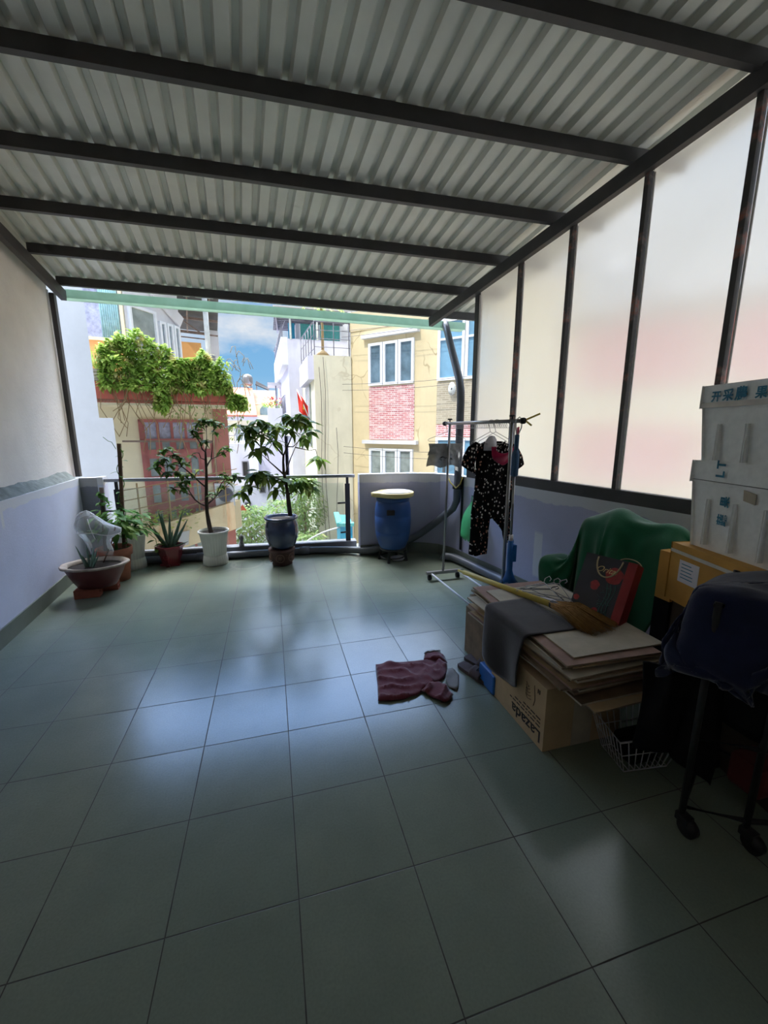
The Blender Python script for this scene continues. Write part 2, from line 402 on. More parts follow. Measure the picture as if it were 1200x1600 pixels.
# sill frame, mullions and frosted panes
mb = MB(); mb.bar(onw(.37,1.045,.03), onw(-2.56,1.045,.03), .06, .09); struct('trim_%d' % tn, mb, M['steel_dark']); tn += 1
MS = [.338,-.28,-.83,-1.40,-1.97,-2.53]
def rusty():
    m, t, b = newmat('rusty mullion steel'); P = t.pos()
    n_ = t.ramp(t.noise(5, 4, .6, P), .55, .63)
    t.set(b.inputs['Base Color'], t.mix(n_, lin(70,66,64), t.mix(t.ramp(t.noise(30, 3, .6, P), .4, .6), lin(150,92,74), lin(120,112,108))))
    b.inputs['Roughness'].default_value = .6; return m
M['mullion'] = rusty()
for i, s in enumerate(MS):
    wd = .065 if i == 0 else .03
    z0 = 1.0 if i == 0 else 1.09
    top = zb(s)+.01 if i else zb(s)+.09
    mb = MB(); mb.bar(onw(s,z0,.03 if i else .05), onw(s,top,.03 if i else .05), .045, wd, WD)
    for q in range(7):
        zz = 1.2 + q*(top-1.3)/6; c = onw(s, zz, .008)
        if i: mb.tube([c, c - WN*.003], .004, 6)
    struct('trim_%d' % tn, mb, M['mullion'] if i else M['steel_dark']); tn += 1
for i in range(5):
    s0, s1 = MS[i]-.02, MS[i+1]+.02
    mb = MB(); vs = []
    for off in (.046, .052):
        vs += [onw(s0,1.085,off), onw(s1,1.085,off), onw(s1,zb(s1)+.02,off), onw(s0,zb(s0)+.02,off)]
    mb.add(vs, [(0,1,2,3),(7,6,5,4),(0,4,5,1),(1,5,6,2),(2,6,7,3),(3,7,4,0)]); struct('window_%d' % (i+1), mb, M['panel'])
    # white edge trim of the pane beside each mullion
    mb = MB(); mb.bar(onw(s0-.012,1.09,.036), onw(s0-.012,zb(s0)-.01,.036), .006, .012, WD); struct('trim_%d' % tn, mb, M['plaster']); tn += 1
# flat angle iron running down from the post, inside the parapet
mb = MB(); mb.box((2.06,4.2,.15), (2.075,4.235,1.0), Rz(th,(2.07,4.2,0))); struct('trim_%d' % tn, mb, M['black_metal']); tn += 1
# gutter along the eave
ga, gb = pq(-1.70, q_eave+.0), pq(2.9, q_eave+.0)
mb = MB(); n_ = 2
sec = [(.0,.085),(.0,.0),(.13,.0),(.13,.085),(.122,.085),(.122,.008),(.008,.008),(.008,.085)]
vs = []
for e in (ga, gb):
    for u, v in sec: vs.append(e + qd*u + Vector((0,0,v-.03)))
mb.add(vs, [tuple((i, (i+1)%8, 8+(i+1)%8, 8+i)) for i in range(8)])
g = mb.build('roof_gutter', M['gutter']); tag(g, 'pale green rain gutter along the low edge of the corrugated roof', 'gutter')
# ------------------------------------------------------------------ the street outside
class Fac:
    def __init__(s, x, y, az):
        s.O = Vector((x,y,0)); a = math.radians(az); s.r = Vector((math.sin(a), math.cos(a), 0)); s.n = Vector((s.r.y, -s.r.x, 0))
    def P(s, u, z, d=0): return s.O + s.r*u + s.n*d + Vector((0,0,z))
    def box(s, mb, u0, u1, z0, z1, d0, d1, mi=0):
        vs = [s.P(u, z, d) for z in (z0, z1) for u, d in ((u0,d1),(u1,d1),(u1,d0),(u0,d0))]
        return mb.add(vs, [(0,3,2,1),(4,5,6,7),(0,1,5,4),(1,2,6,5),(2,3,7,6),(3,0,4,7)], False, mi)
def paint(name, col, stain=(150,140,120), st=.25, crack=0, lines=0, rough=.8):
    m, t, b = newmat(name); P = t.pos(); x, y, z = t.xyz(P); c = lin(*col)
    base = t.mix(t.ramp(t.noise(1.6, 6, .65, P), .3, .7), tuple(q*.92 for q in c[:3])+(1,), tuple(min(1,q*1.05) for q in c[:3])+(1,))
    sv = t.new('ShaderNodeVectorMath', operation='MULTIPLY'); t.l.new(P, sv.inputs[0]); sv.inputs[1].default_value = (3,3,.35)
    base = t.mix(t.math('MULTIPLY', t.ramp(t.noise(1.6, 6, .7, sv.outputs[0]), .5, .8), st), base, lin(*stain))
    if crack:
        vo = t.new('ShaderNodeTexVoronoi', feature='DISTANCE_TO_EDGE'); vo.inputs['Scale'].default_value = .55
        wv = t.new('ShaderNodeVectorMath', operation='ADD'); nn = t.new('ShaderNodeTexNoise'); nn.inputs['Scale'].default_value = 1.5; t.l.new(P, nn.inputs['Vector'])
        t.l.new(P, wv.inputs[0]); t.l.new(nn.outputs['Color'], wv.inputs[1]); t.l.new(wv.outputs[0], vo.inputs['Vector'])
        ck = t.math('MULTIPLY', t.ramp(vo.outputs['Distance'], .012, .004), t.ramp(t.noise(.8, 2, .5, P), .5, .6))
        base = t.mix(t.math('MULTIPLY', ck, crack), base, lin(150,132,100))
    if lines:
        fr = t.math('FRACT', t.math('DIVIDE', t.math('ADD', z, 20), lines)); e = t.math('MINIMUM', fr, t.math('SUBTRACT', 1, fr))
        base = t.mix(t.math('MULTIPLY', t.ramp(e, .02, .008), .55), base, tuple(q*.55 for q in c[:3])+(1,))
    t.set(b.inputs['Base Color'], base); b.inputs['Roughness'].default_value = rough; b.inputs['Specular IOR Level'].default_value = .25
    return m
def brickmat(name, c1, c2, c3, sx=9, sy=14):
    m, t, b = newmat(name); tc = t.pos(); x, y, z = t.xyz(tc)
    u = t.math('SUBTRACT', t.math('MULTIPLY', x, .656), t.math('MULTIPLY', y, .755))
    cv = t.new('ShaderNodeCombineXYZ'); t.set(cv.inputs[0], u); t.set(cv.inputs[1], z)
    br = t.new('ShaderNodeTexBrick'); t.l.new(cv.outputs[0], br.inputs['Vector']); br.inputs['Scale'].default_value = 1
    br.inputs['Brick Width'].default_value = .22; br.inputs['Row Height'].default_value = .055; br.inputs['Mortar Size'].default_value = .008
    br.inputs['Color1'].default_value = lin(*c1); br.inputs['Color2'].default_value = lin(*c2); br.inputs['Mortar'].default_value = lin(*c3)
    sv = t.new('ShaderNodeVectorMath', operation='MULTIPLY'); t.l.new(tc, sv.inputs[0]); sv.inputs[1].default_value = (3,3,14)
    w_ = t.ramp(t.noise(1.2, 5, .7, sv.outputs[0]), .46, .66)
    t.set(b.inputs['Base Color'], t.mix(t.math('MULTIPLY', w_, .75), br.outputs[0], lin(*c3))); b.inputs['Roughness'].default_value = .85; return m
X = {}
X['yellow'] = paint('yellow wall paint', (211,197,162), (186,172,142), .25, .6)
X['wing'] = paint('ochre cream wall paint', (192,180,144), (176,164,134), .2)
X['yellow_band'] = paint('yellow parapet rows', (203,189,158), (172,160,134), .3, 0, .11)
X['brick'] = brickmat('red brick facing', (196,122,122), (176,98,106), (228,212,212))
X['brick2'] = brickmat('salmon brick facing', (176,88,78), (160,76,70), (190,128,116))
X['stone'] = brickmat('grey slate facing', (170,160,140), (150,142,124), (190,182,164))
X['whiteframe'] = mat('white window frame', (226,232,240), .5, 0, .04)
X['white'] = paint('white house paint', (212,214,220), (176,176,178), .2)
X['lavender'] = paint('pale lavender paint', (196,197,216), (168,168,184), .25)
X['bluewhite'] = paint('pale blue white paint', (194,202,214), (176,182,192), .12)
X['beige'] = paint('weathered beige render', (216,212,190), (176,174,156), .4, .3)
X['cream'] = paint('cream house paint', (232,222,190), (190,176,150), .3)
X['orange'] = paint('orange plaster', (226,170,108), (190,140,96), .3)
X['redband'] = paint('faded red balcony paint', (208,118,102), (150,100,90), .5)
X['redpillar'] = paint('brown red pillar paint', (176,118,108), (140,100,96), .3)
X['redwood'] = mat('red wooden door', (164,100,96), .6, 0, .2, 5)
X['stained'] = paint('rust stained concrete', (226,204,168), (190,120,60), .75)
X['darkroof'] = mat('dark roof underside', (84,84,86), .7, .1, .25, 4)
X['greyroof'] = mat('grey roof sheet', (176,176,180), .5, .2, .12, 3)
X['tile'] = brickmat('clay roof tiles', (206,120,98), (190,104,86), (214,150,126))
X['rail'] = mat('grey painted railing', (112,112,124), .5, .2, .1)
X['rust'] = mat('rusty steel', (132,116,106), .7, .2, .3, 10)
X['pole'] = mat('pale painted pole', (206,212,212), .6, 0, .15, 8)
X['ground'] = mat('street asphalt', (120,118,116), .9, 0, .2, 2)
X['teal'] = mat('teal louvre', (88,170,168), .3, 0, .2, 20)
X['bluepaint'] = mat('turquoise paint', (40,150,186), .5, 0, .1, 5)
X['cable'] = mat('cable', (90,86,84), .7)
def winglass(name, c, r=.12, var=.3):
    m = mat(name, c, r, 0, var, 3, 0, None, .6); return m
X['glass'] = winglass('blue grey window glass', (98,122,138))
X['glass2'] = winglass('curtained window glass', (138,150,150), .2)
X['glassblue'] = winglass('bright blue curtain glass', (112,156,184), .2, .15)
X['dark'] = mat('dark interior', (46,44,46), .8)
X['frost'] = mat('patterned frosted glass', (168,172,196), .4, 0, .3, 14)
X['curtain'] = mat('teal curtain', (150,190,196), .7, 0, .2, 10)
X['leaf'] = leafmat('vine leaves', (112,154,60), (190,212,112), (212,202,140))
X['leaf_dark'] = leafmat('street tree leaves', (124,158,90), (170,192,122), (204,198,146))
X['stem'] = mat('dry stem', (150,128,92), .8)

mb = MB(); mb.box((-60,-40,-8.3), (60,90,-8.0)); g = struct('ground', mb, X['ground'])

def window(parent, F, u0, u1, z0, z1, n, d=.0, fr=.06, glass=None, frame=None, dp=.07, cross=False):
    mb = MB(); gm = MB(); wd = (u1-u0)/n
    for i in range(n):
        a, b = u0+wd*i+.012, u0+wd*(i+1)-.012
        F.box(mb, a, a+fr, z0, z1, d, d+dp); F.box(mb, b-fr, b, z0, z1, d, d+dp)
        F.box(mb, a+fr, b-fr, z0, z0+fr, d, d+dp); F.box(mb, a+fr, b-fr, z1-fr, z1, d, d+dp)
        if cross: F.box(mb, a+fr, b-fr, z0+(z1-z0)*.66, z0+(z1-z0)*.66+fr*.7, d, d+dp)
        F.box(gm, a+fr-.005, b-fr+.005, z0+fr-.005, z1-fr+.005, d+.005, d+.02)
    o = mb.build('window', frame or X['whiteframe'], parent)
    gm.build('pane', glass or X['glass'], o)
    return o

# yellow building -------------------------------------------------
FY = Fac(3.549, 12.126, 139)
t_ = thing('apartment_building', (3.6,12.2,-8), 'yellow apartment block with brick panels under its white windows, across the street', 'building')
mb = MB(); mb.prism([tuple(FY.P(u,0,d)[:2]) for u, d in ((-1.52,0),(-1.52,-5),(4.55,-5),(4.55,0))], -8, 4.47); mb.build('wall', X['yellow'], t_)
mb = MB(); mb.prism([tuple(FY.P(u,0,d)[:2]) for u, d in ((-1.54,.03),(-1.54,-5),(4.57,-5),(4.57,.03))], 4.47, 5.02); mb.build('parapet', X['yellow_band'], t_)
mb = MB(); FY.box(mb, -1.6, -1.5, -8, 5.05, -.3, .03); mb.build('corner_strip', X['white'], t_)
for (u0, u1) in ((-.81,.78),(1.5,3.1)):
    for z0, z1 in ((2.84,4.05),(-.25,.97),(-3.3,-2.1)):
        big = u0 > 1
        window(t_, FY, u0, u1, z0, z1+(.0 if not big else .35), 3 if not big else 2, .0, .075, X['glassblue'] if big else (X['glass'] if z0 > 1 else X['glass2']), cross=big)
        if not big:
            mb = MB(); FY.box(mb, u0-.19, u1+.15, z1+.14, z1+.25, 0, .16); mb.build('lintel', X['white'], t_)
            mb = MB(); FY.box(mb, u0, u1, z0-1.6, z0-.03, 0, .025); mb.build('brick_panel', X['brick'], t_)
        else:
            mb = MB(); FY.box(mb, u0, u1, z0-1.15, z0-.03, 0, .025); mb.build('slate_panel', X['stone'], t_)
            mb = MB(); FY.box(mb, u0, u1, z0-1.5, z0-1.17, 0, .025); mb.build('brick_panel', X['brick'], t_)
# steel lamp on its wall
mb = MB(); c = FY.P(2.0,2.6,.12); mb.lathe([(.0,-.02),(.09,-.02),(.11,.02),(.02,.05)], (0,0,0), 16); 
mb.v = [tuple(c + Vector((-v[2]*.6, -v[2]*.6, 0)) + FY.r*v[0] + Vector((0,0,v[1]*1.6))) for v in mb.v]; mb.tube([c, FY.P(2.0,2.62,.0)], .02, 6); mb.build('wall_lamp', X['pole'], t_)
# brick wing further along the same street front, seen through the frosted sheets
t_ = thing('brick_building', (7.5,7.6,-8), 'cream building with wide red brick bands, seen blurred through the frosted sheets', 'building')
mb = MB(); mb.prism([tuple(FY.P(u,0,d)[:2]) for u, d in ((4.6,.0),(4.6,-5),(12,-5),(12,.0))], -8, 4.1); mb.build('wall', X['wing'], t_)
for z0, z1 in ((2.42,3.73),(.35,1.62),(-2.4,-.9)):
    mb = MB(); FY.box(mb, 5.0, 7.35, z0, z1, 0, .03); mb.build('brick_band', X['brick2'], t_)
    mb = MB(); FY.box(mb, 7.6, 9.6, z0, z1, 0, .03); mb.build('brick_band', X['brick2'], t_)
mb = MB(); FY.box(mb, 4.6, 12, 4.1, 4.25, -.4, .25); mb.build('roof_slab', X['white'], t_)
# water tanks on the roof
for i, (u, d) in enumerate(((4.0,-2.2),(5.6,-2.4))):
    c = FY.P(u, 5.03 if i == 0 else 4.26, d)
    zb_ = c.z
    t_ = thing('water_tank', tuple(c), ['steel roof water tank on the yellow block, behind the frosted sheet', 'steel roof water tank on the brick building, behind the frosted sheet'][i], 'water tank', 'rooftop water tanks')
    mb = MB(); mb.lathe([(0,0),(.35,.06),(.45,.2),(.45,1.0),(.35,1.14),(0,1.2)], (c.x,c.y,c.z+.35), 20, True, False, 1.0, 1.0); mb.build('tank', M['steel_light'], t_)
    mb = MB()
    for k in range(4): a = PI/4+k*PI/2; mb = MB(); mb.bar((c.x+.36*math.cos(a),c.y+.36*math.sin(a),c.z), (c.x+.36*math.cos(a),c.y+.36*math.sin(a),c.z+.5), .05, .05, (1,0,0)); mb.build('leg', X['rust'], t_)

# weathered beige block -------------------------------------------
t_ = thing('concrete_house', (2,13.5,-8), 'weathered beige blank-walled house with a railed roof terrace, beside the yellow block', 'building')
mb = MB(); mb.prism([(1.40,13.2),(2.55,13.2),(3.3,18),(1.32,18)], -8, 3.76); mb.build('wall', X['beige'], t_)
mb = MB(); mb.prism([(1.22,13.28),(1.40,13.2),(1.36,15.9),(1.16,15.9)], 3.05, 3.74); mb.build('balcony_front', X['lavender'], t_)
FS = Fac(1.36, 16.5, -178.5+ -.0)
mb = MB(); mb.box((1.33,14.2,1.0), (1.39,15.8,3.0)); mb.build('balcony_door', X['glass2'], t_)
rl = thing('roof_railing', (2,13.25,3.76), 'grey steel railing around the roof terrace of the beige house', 'railing')
mb = MB()
for z in (4.72,): mb.tube([(2.53,13.25,z),(1.44,13.25,z),(1.24,15.8,z-.02)], .022, 6)
mb.build('handrail', X['rail'], rl)
mb = MB()
for z in (4.0,4.24,4.48): mb.tube([(2.53,13.25,z),(1.44,13.25,z)], .010, 5)
for z in (3.95,4.35): mb.tube([(1.44,13.25,z),(1.24,15.8,z)], .010, 5)
mb.build('crossbar', X['rail'], rl)
for p in ((1.44,13.25),(2.03,13.25),(2.5,13.25),(1.40,13.75),(1.36,14.25),(1.32,14.75),(1.28,15.25),(1.24,15.8)):
    mb = MB(); mb.tube([(p[0],p[1],3.74),(p[0],p[1],4.72)], .016, 6); mb.build('post', X['rail'], rl)
# slim palm on that roof
pl = thing('roof_palm', (1.72,13.5,3.76), 'slender potted palm rising behind the roof railing of the beige house', 'palm')
mb = MB(); mb.tube([(1.72,13.5,3.76),(1.73,13.5,4.6),(1.70,13.5,5.45)], [.05,.04,.03], 8); mb.build('trunk', X['stem'], pl)
mb = MB(); mb.lathe([(.26,0),(.12,.14),(.05,.2)], (1.72,13.5,3.76), 12); mb.build('soil_mound', X['stem'], pl)
mb = MB(); random.seed(3)
for k in range(15):
    a = rnd(0, 2*PI); L = rnd(.55,.95); e = rnd(.1,.9)
    pts = [Vector((1.70,13.5,5.4)) + Vector((math.cos(a)*L*q, math.sin(a)*L*q, e*L*q*.7 - .75*L*q*q)) for q in (0,.25,.5,.75,1)]
    mb.tube(pts, [.012,.01,.008,.006,.003], 4)
    for q in range(1, 14):
        f = q/14*4; i = int(f); p = pts[i].lerp(pts[min(i+1,4)], f-i)
        for sg in (-1, 1): mb.leaf(p, Vector((-math.sin(a)*sg+math.cos(a)*.5, math.cos(a)*sg+math.sin(a)*.5, -.35)), (0,0,1), .24*(1-q/22), .035, .3, 2)
mb.build('fronds', X['leaf'], pl)

# lavender tall house behind with a roof canopy --------------------
t_ = thing('lavender_house', (2,17.5,-8), 'tall pale lavender house with teal roof windows and a sheet metal canopy', 'building')
mb = MB(); mb.prism([(.83,17.0),(3.4,17.0),(3.4,25),(.58,25)], -8, 4.95); mb.build('wall', X['lavender'], t_)
mb = MB(); mb.prism([(.60,17.02),(.83,17.0),(.62,24),(.42,24)], 4.0, 5.0); mb.build('balcony_front', X['white'], t_)
mb = MB(); mb.prism([(.66,17.3),(.83,17.2),(.75,20),(.58,20)], 1.3, 2.2); mb.build('balcony_front', X['white'], t_)
FL = Fac(1.3, 19.0, 90)
mb = MB(); FL.box(mb, 0, 2.4, 4.9, 6.6, -1.5, 0); mb.build('roof_room', X['white'], t_)
window(t_, FL, .12, .9, 5.1, 6.25, 1, .0, .06, X['teal']); window(t_, FL, .95, 1.95, 5.1, 6.25, 1, .0, .06, X['teal'])
mb = MB(); mb.box((.98,18.9,4.95), (1.25,18.95,5.95)); mb.build('blue_shutter', X['bluepaint'], t_)
mb = MB(); mb.prism([(.35,16.6),(3.3,16.6),(3.3,21),(.55,21)], lambda x, y: 5.95+.12*(y-16.6)*.3, lambda x, y: 6.0+.12*(y-16.6)*.3)
mb.build('canopy', X['greyroof'], t_)
mb = MB()
for k in range(12): y = 16.7+k*.36; mb.bar((.4,y,5.9+.036*(y-16.6)), (3.3,y,5.9+.036*(y-16.6)), .05, .06)
mb.bar((.42,16.65,5.86), (.6,20.9,6.0), .06, .12)
mb.build('canopy_rib', X['rail'], t_)
for p in ((.95,16.9),(1.08,18.7),(1.95,16.8)):
    mb = MB(); mb.tube([(p[0],p[1],4.9),(p[0],p[1],5.98)], .035, 8); mb.build('canopy_post', X['pole'], t_)
mb = MB(); mb.tube([(1.5,17.02,5.62),(.78,17.02,5.62),(.44,23.8,5.62)], .022, 6)
for k in range(11): y = 17.1+k*.62; x = .62-.2*(y-17.02)/6.8+.14; mb.tube([(x-.1,y,5.0),(x-.1,y,5.62)], .014, 5)
mb.build('railing', X['rail'], t_)
mb = MB(); 
for k in range(7): y = 17.4+k*.4; x = .66-.08*(y-17.3)/2.7; mb.tube([(x,y,2.2),(x,y,2.9)], .02, 5)
mb.tube([(.66,17.4,2.9),(.58,19.9,2.9)], .025, 5); mb.build('balcony_grille', X['rail'], t_)
# flag with a star on a slanting pole
fl = thing('star_flag', (1.02,14.5,2.1), 'red flag with a yellow star hanging on a pole from the beige house', 'flag')
mb = MB(); mb.tube([(1.38,14.4,1.75),(.95,14.5,2.86)], .016, 6); mb.build('flag_pole', X['pole'], fl)
fm, ft, fb = newmat('red flag cloth'); ox, oy, oz = ft.xyz(ft.new('ShaderNodeTexCoord').outputs['UV'])
fb.inputs['Base Color'].default_value = lin(214,48,34); fb.inputs['Roughness'].default_value = .7
mb = MB()
def flagp(i, j):
    u, v = i/14, j/8
    p = Vector((.955+.36*u*.95+.05*v*(1-u), 14.5+.07*math.sin(u*9+v*2), 2.83-.62*u*.78-.02-.66*v+.35*u*v*.4)); return p
mb.grid(flagp, 15, 9); mb.build('cloth', fm, fl, .004)
sm_ = mat('yellow star cloth', (250,206,60), .7); mb = MB()
pts = []
for k in range(10):
    rr = .21 if k % 2 == 0 else .085; a = PI/2+k*PI/5; u = .52+rr*math.cos(a)*.9; v = .5-rr*math.sin(a)
    pts.append((u, v))
for dy in (-.008, .008):
    vs = [Vector(flagp(u*14, v*8)) + Vector((0,dy,0)) for u, v in [(.52,.5)]+pts]
    mb.add(vs, [(0, 1+k, 1+(k+1) % 10) for k in range(10)])
mb.build('star', sm_, fl)

# far houses at the end of the street ------------------------------
t_ = thing('tiled_roof_house', (-1.2,26,-8), 'far house with pink clay roof tiles and an arched attic window', 'building')
mb = MB(); mb.prism([(-4,26),(.5,26),(.5,32),(-4,32)], -8, 2.4); mb.build('wall', X['cream'], t_)
mb = MB(); mb.add([(-3.6,25.7,2.35),(-.66,25.7,2.35),(-.9,28.2,4.1),(-3.6,28.2,4.1)], [(0,1,2,3)]); mb.build('roof', X['tile'], t_, .12)
mb = MB(); mb.add([(-.85,27.2,3.05),(.42,27.2,3.0),(.35,28.6,3.75),(-.9,28.6,3.85)], [(0,1,2,3)]); mb.build('roof', X['tile'], t_, .12)
mb = MB(); mb.box((-.8,27.0,2.2), (.4,28,3.05)); mb.build('gable_wall', X['cream'], t_)
FA = Fac(-.5, 26.98, 90)
mb = MB(); vs = [FA.P(.0,2.45,.02), FA.P(.55,2.45,.02)] + [FA.P(.275+.275*math.cos(a), 2.7+.3*math.sin(a), .02) for a in [k*PI/8 for k in range(9)]]
mb.add(vs, [tuple(range(len(vs)))]); mb.build('arched_window', X['glass'], t_, .02)
mb = MB(); mb.box((-4,25.85,2.1), (.5,26.02,2.3)); mb.build('cornice', X['white'], t_)
mb = MB(); mb.box((-1.2,29.5,3.7), (.6,31,4.15)); mb.build('roof_wall', X['white'], t_)
window(t_, Fac(-2.0,25.98,90), .0, .9, .9, 1.8, 2, .02, .06, X['glass2'])
t_ = thing('steel_water_tank', (-1.16,28.5,4.1), 'small steel water tank above the pink tiled roof at the street end', 'water tank')
mb = MB(); mb.lathe([(0,0),(.26,.06),(.30,.2),(.30,.55),(.22,.7),(0,.78)], (-1.16,28.5,4.25), 16); mb.build('tank', M['steel_light'], t_)
mb = MB()
for k in range(4): a = PI/4+k*PI/2; mb = MB(); mb.bar((-1.16+.25*math.cos(a),28.5+.25*math.sin(a),3.9), (-1.16+.25*math.cos(a),28.5+.25*math.sin(a),4.4), .05, .05, (1,0,0)); mb.build('leg', X['rust'], t_)
t_ = thing('solar_heater', (-.5,29.6,4.15), 'tilted solar water heater on the far white roof wall', 'solar heater')
mb = MB(); mb.add([(-.75,29.6,4.5),(-.7,29.9,4.75),(.15,29.9,4.3),(.1,29.6,4.15)], [(0,1,2,3)]); mb.build('collector', X['dark'], t_, .06)
mb = MB(); mb.bar((-.68,29.75,4.1), (-.68,29.75,4.6), .05, .05, (1,0,0)); mb.build('stand', X['rust'], t_)
t_ = thing('garden_canopy', (.5,22,2.5), 'small flat canopy over red flowers on a far lavender wall', 'canopy')
mb = MB(); mb.box((.02,22,3.72), (.68,23.4,3.86)); mb.build('roof', X['greyroof'], t_)
mb = MB(); mb.bar((.42,22.2,2.5), (.42,22.2,3.75), .06, .06, (1,0,0)); mb.build('post', X['rail'], t_)
fw = thing('flower_bed', (.3,19.3,2.5), 'red flowers and leaves on top of the far lavender wall', 'flowers')
mb = MB(); m2 = MB(); random.seed(5)
for k in range(150):
    p = Vector((rnd(-.25,.55), rnd(19.15,19.5), 2.47+rnd(0,.45)*rnd(.2,1))); mb.leaf(p, (rnd(-1,1), rnd(-1,1), rnd(0,1)), (0,0,1), .14, .06, .2, 2)
for k in range(60):
    p = Vector((rnd(.0,.6), rnd(19.15,19.5), 2.55+rnd(0,.4))); m2.leaf(p, (rnd(-1,1), rnd(-1,1), rnd(0,1)), (0,0,1), .12, .10, .2, 2)
mb.build('foliage', X['leaf'], fw); m2.build('petals', mat('red petals', (214,60,70), .6), fw)
t_ = thing('lavender_low_house', (-.3,19.3,-8), 'low pale lavender house with small dark windows behind the potted trees', 'building')
mb = MB(); mb.prism([(-.05,19),(.62,19),(.62,23),(-.05,23)], -8, 2.47); mb.prism([(-2.0,19.5),(-.05,19.5),(-.05,23),(-2.0,23)], -8, .95); mb.build('wall', X['lavender'], t_)
FB = Fac(-1.9, 19.48, 90)
for u, z in ((.62,-.55),(.62,-2.4),(1.3,-1.3)): window(t_, FB, u, u+.3, z, z+.72, 1, .0, .04, X['dark'], X['rail'])
mb = MB(); mb.box((-.95,19.2,-.5), (-.55,19.5,.5)); mb.build('duct', X['white'], t_)
for u in (0.1,): 
    mb = MB()
    for z in (1.0,1.3,1.6): mb.tube([(-2.0,19.55,z),(-.1,19.55,z)], .015, 5)
    for k in range(9): mb.tube([(-1.95+k*.22,19.55,.95),(-1.95+k*.22,19.55,1.62)], .012, 5)
    mb.build('roof_railing', X['rail'], t_)

# left neighbour: plain blue-white wall ----------------------------
t_ = thing('plain_white_house', (-3.5,7.5,-8), 'plain pale blue white house wall just past the end of the terrace', 'building')
mb = MB(); mb.prism([(-5.5,6.8),(-2.31,6.8),(-2.85,8.2),(-5.5,8.2)], -8, 6.0); mb.prism([(-2.31,6.8),(-2.14,6.8),(-2.65,8.2),(-2.85,8.2)], -8, 1.69); mb.build('wall', X['bluewhite'], t_)

# house with the red balcony ---------------------------------------
FH = Fac(-2.2, 9.5, 80)
t_ = thing('balcony_house', (-2.2,9.5,-8), 'cream house with a faded red balcony and red wooden doors, overgrown with vines', 'building')
mb = MB(); mb.prism([tuple(FH.P(u,0,d)[:2]) for u, d in ((-2.2,0),(-2.2,-4),(1.06,-4),(1.06,0))], -8, 2.05); mb.build('wall', X['cream'], t_)
mb = MB(); FH.box(mb, 1.06, 1.34, -8, 2.02, -.4, .12); mb.build('pillar', X['redpillar'], t_)
mb = MB(); FH.box(mb, -2.2, 1.42, 2.0, 2.36, .70, .90); mb.build('balcony_band', X['redband'], t_)
mb = MB(); FH.box(mb, -2.2, 1.40, 1.96, 2.06, -4, .90); mb.build('balcony_slab', X['cream'], t_)
dr = MB(); FH.box(dr, -.34, -.27, -1.0, 1.74, 0, .06); FH.box(dr, .76, .83, -1.0, 1.74, 0, .06); FH.box(dr, -.34, .83, 1.68, 1.74, 0, .06); FH.box(dr, -.34, .83, 1.28, 1.35, 0, .06)
for k in range(5):
    u = -.27+k*.2575
    FH.box(dr, u-.02, u+.03, -1.0, 1.68, 0, .05)
    for z in (-.9,-.15,.4,.95): FH.box(dr, u, u+.25, z, z+.18, 0, .04)
    FH.box(dr, u, u+.06, -.9, 1.28, 0, .035); FH.box(dr, u+.2, u+.2575, -.9, 1.28, 0, .035)
d_ = dr.build('door', X['redwood'], t_)
mb = MB(); FH.box(mb, -.30, .80, -1.0, 1.28, -.03, .012); mb.build('pane', X['glass2'], d_)
mb = MB(); FH.box(mb, -.30, .80, 1.35, 1.68, -.03, .012); mb.build('transom', X['frost'], d_)
mb = MB(); mb.bar(FH.P(-.62,1.31,.25), FH.P(1.0,1.29,.25), .05, .035); mb.build('curtain_rail', X['rust'], t_)
# upper storey set back
FU = Fac(-2.2, 9.9, 80)
mb = MB(); FU.box(mb, -2.2, -.5, 2.05, 3.27, -3, 0); mb.build('upper_wall', X['orange'], t_)
mb = MB(); FU.box(mb, -2.2, -.5, 3.27, 4.6, -2.95, -.02); mb.build('window_wall', X['frost'], t_)
mb = MB(); FU.box(mb, -2.2, -.5, 4.2, 4.3, -.02, .03); FU.box(mb, -.54, -.48, 2.05, 4.6, -.02, .05); FU.box(mb, -2.2, -.5, 3.25, 3.31, -.02, .03); mb.build('window_frame', X['cream'], t_)
mb = MB()
for k in range(9): u = -.86+k*.035; mb.tube([FU.P(u,3.3,.0), FU.P(u,4.55,.0)], .02, 6)
mb.build('curtain', X['curtain'], t_)
FV = Fac(*tuple(FU.P(-.46,0)[:2]), 32)      # wing with sliding windows running back
mb = MB(); FV.box(mb, 0, 1.45, 2.05, 4.8, -.6, 0); mb.build('side_wall', X['white'], t_)
window(t_, FV, .05, .75, 2.9, 4.0, 1, .0, .05, X['glass2'])
window(t_, FV, .80, 1.40, 2.9, 3.85, 3, .0, .05, X['glass'])
mb = MB(); mb.bar(FV.P(.6,4.5,.06), FV.P(1.45,3.95,.06), .05, .25); mb.build('side_panel', X['white'], t_)
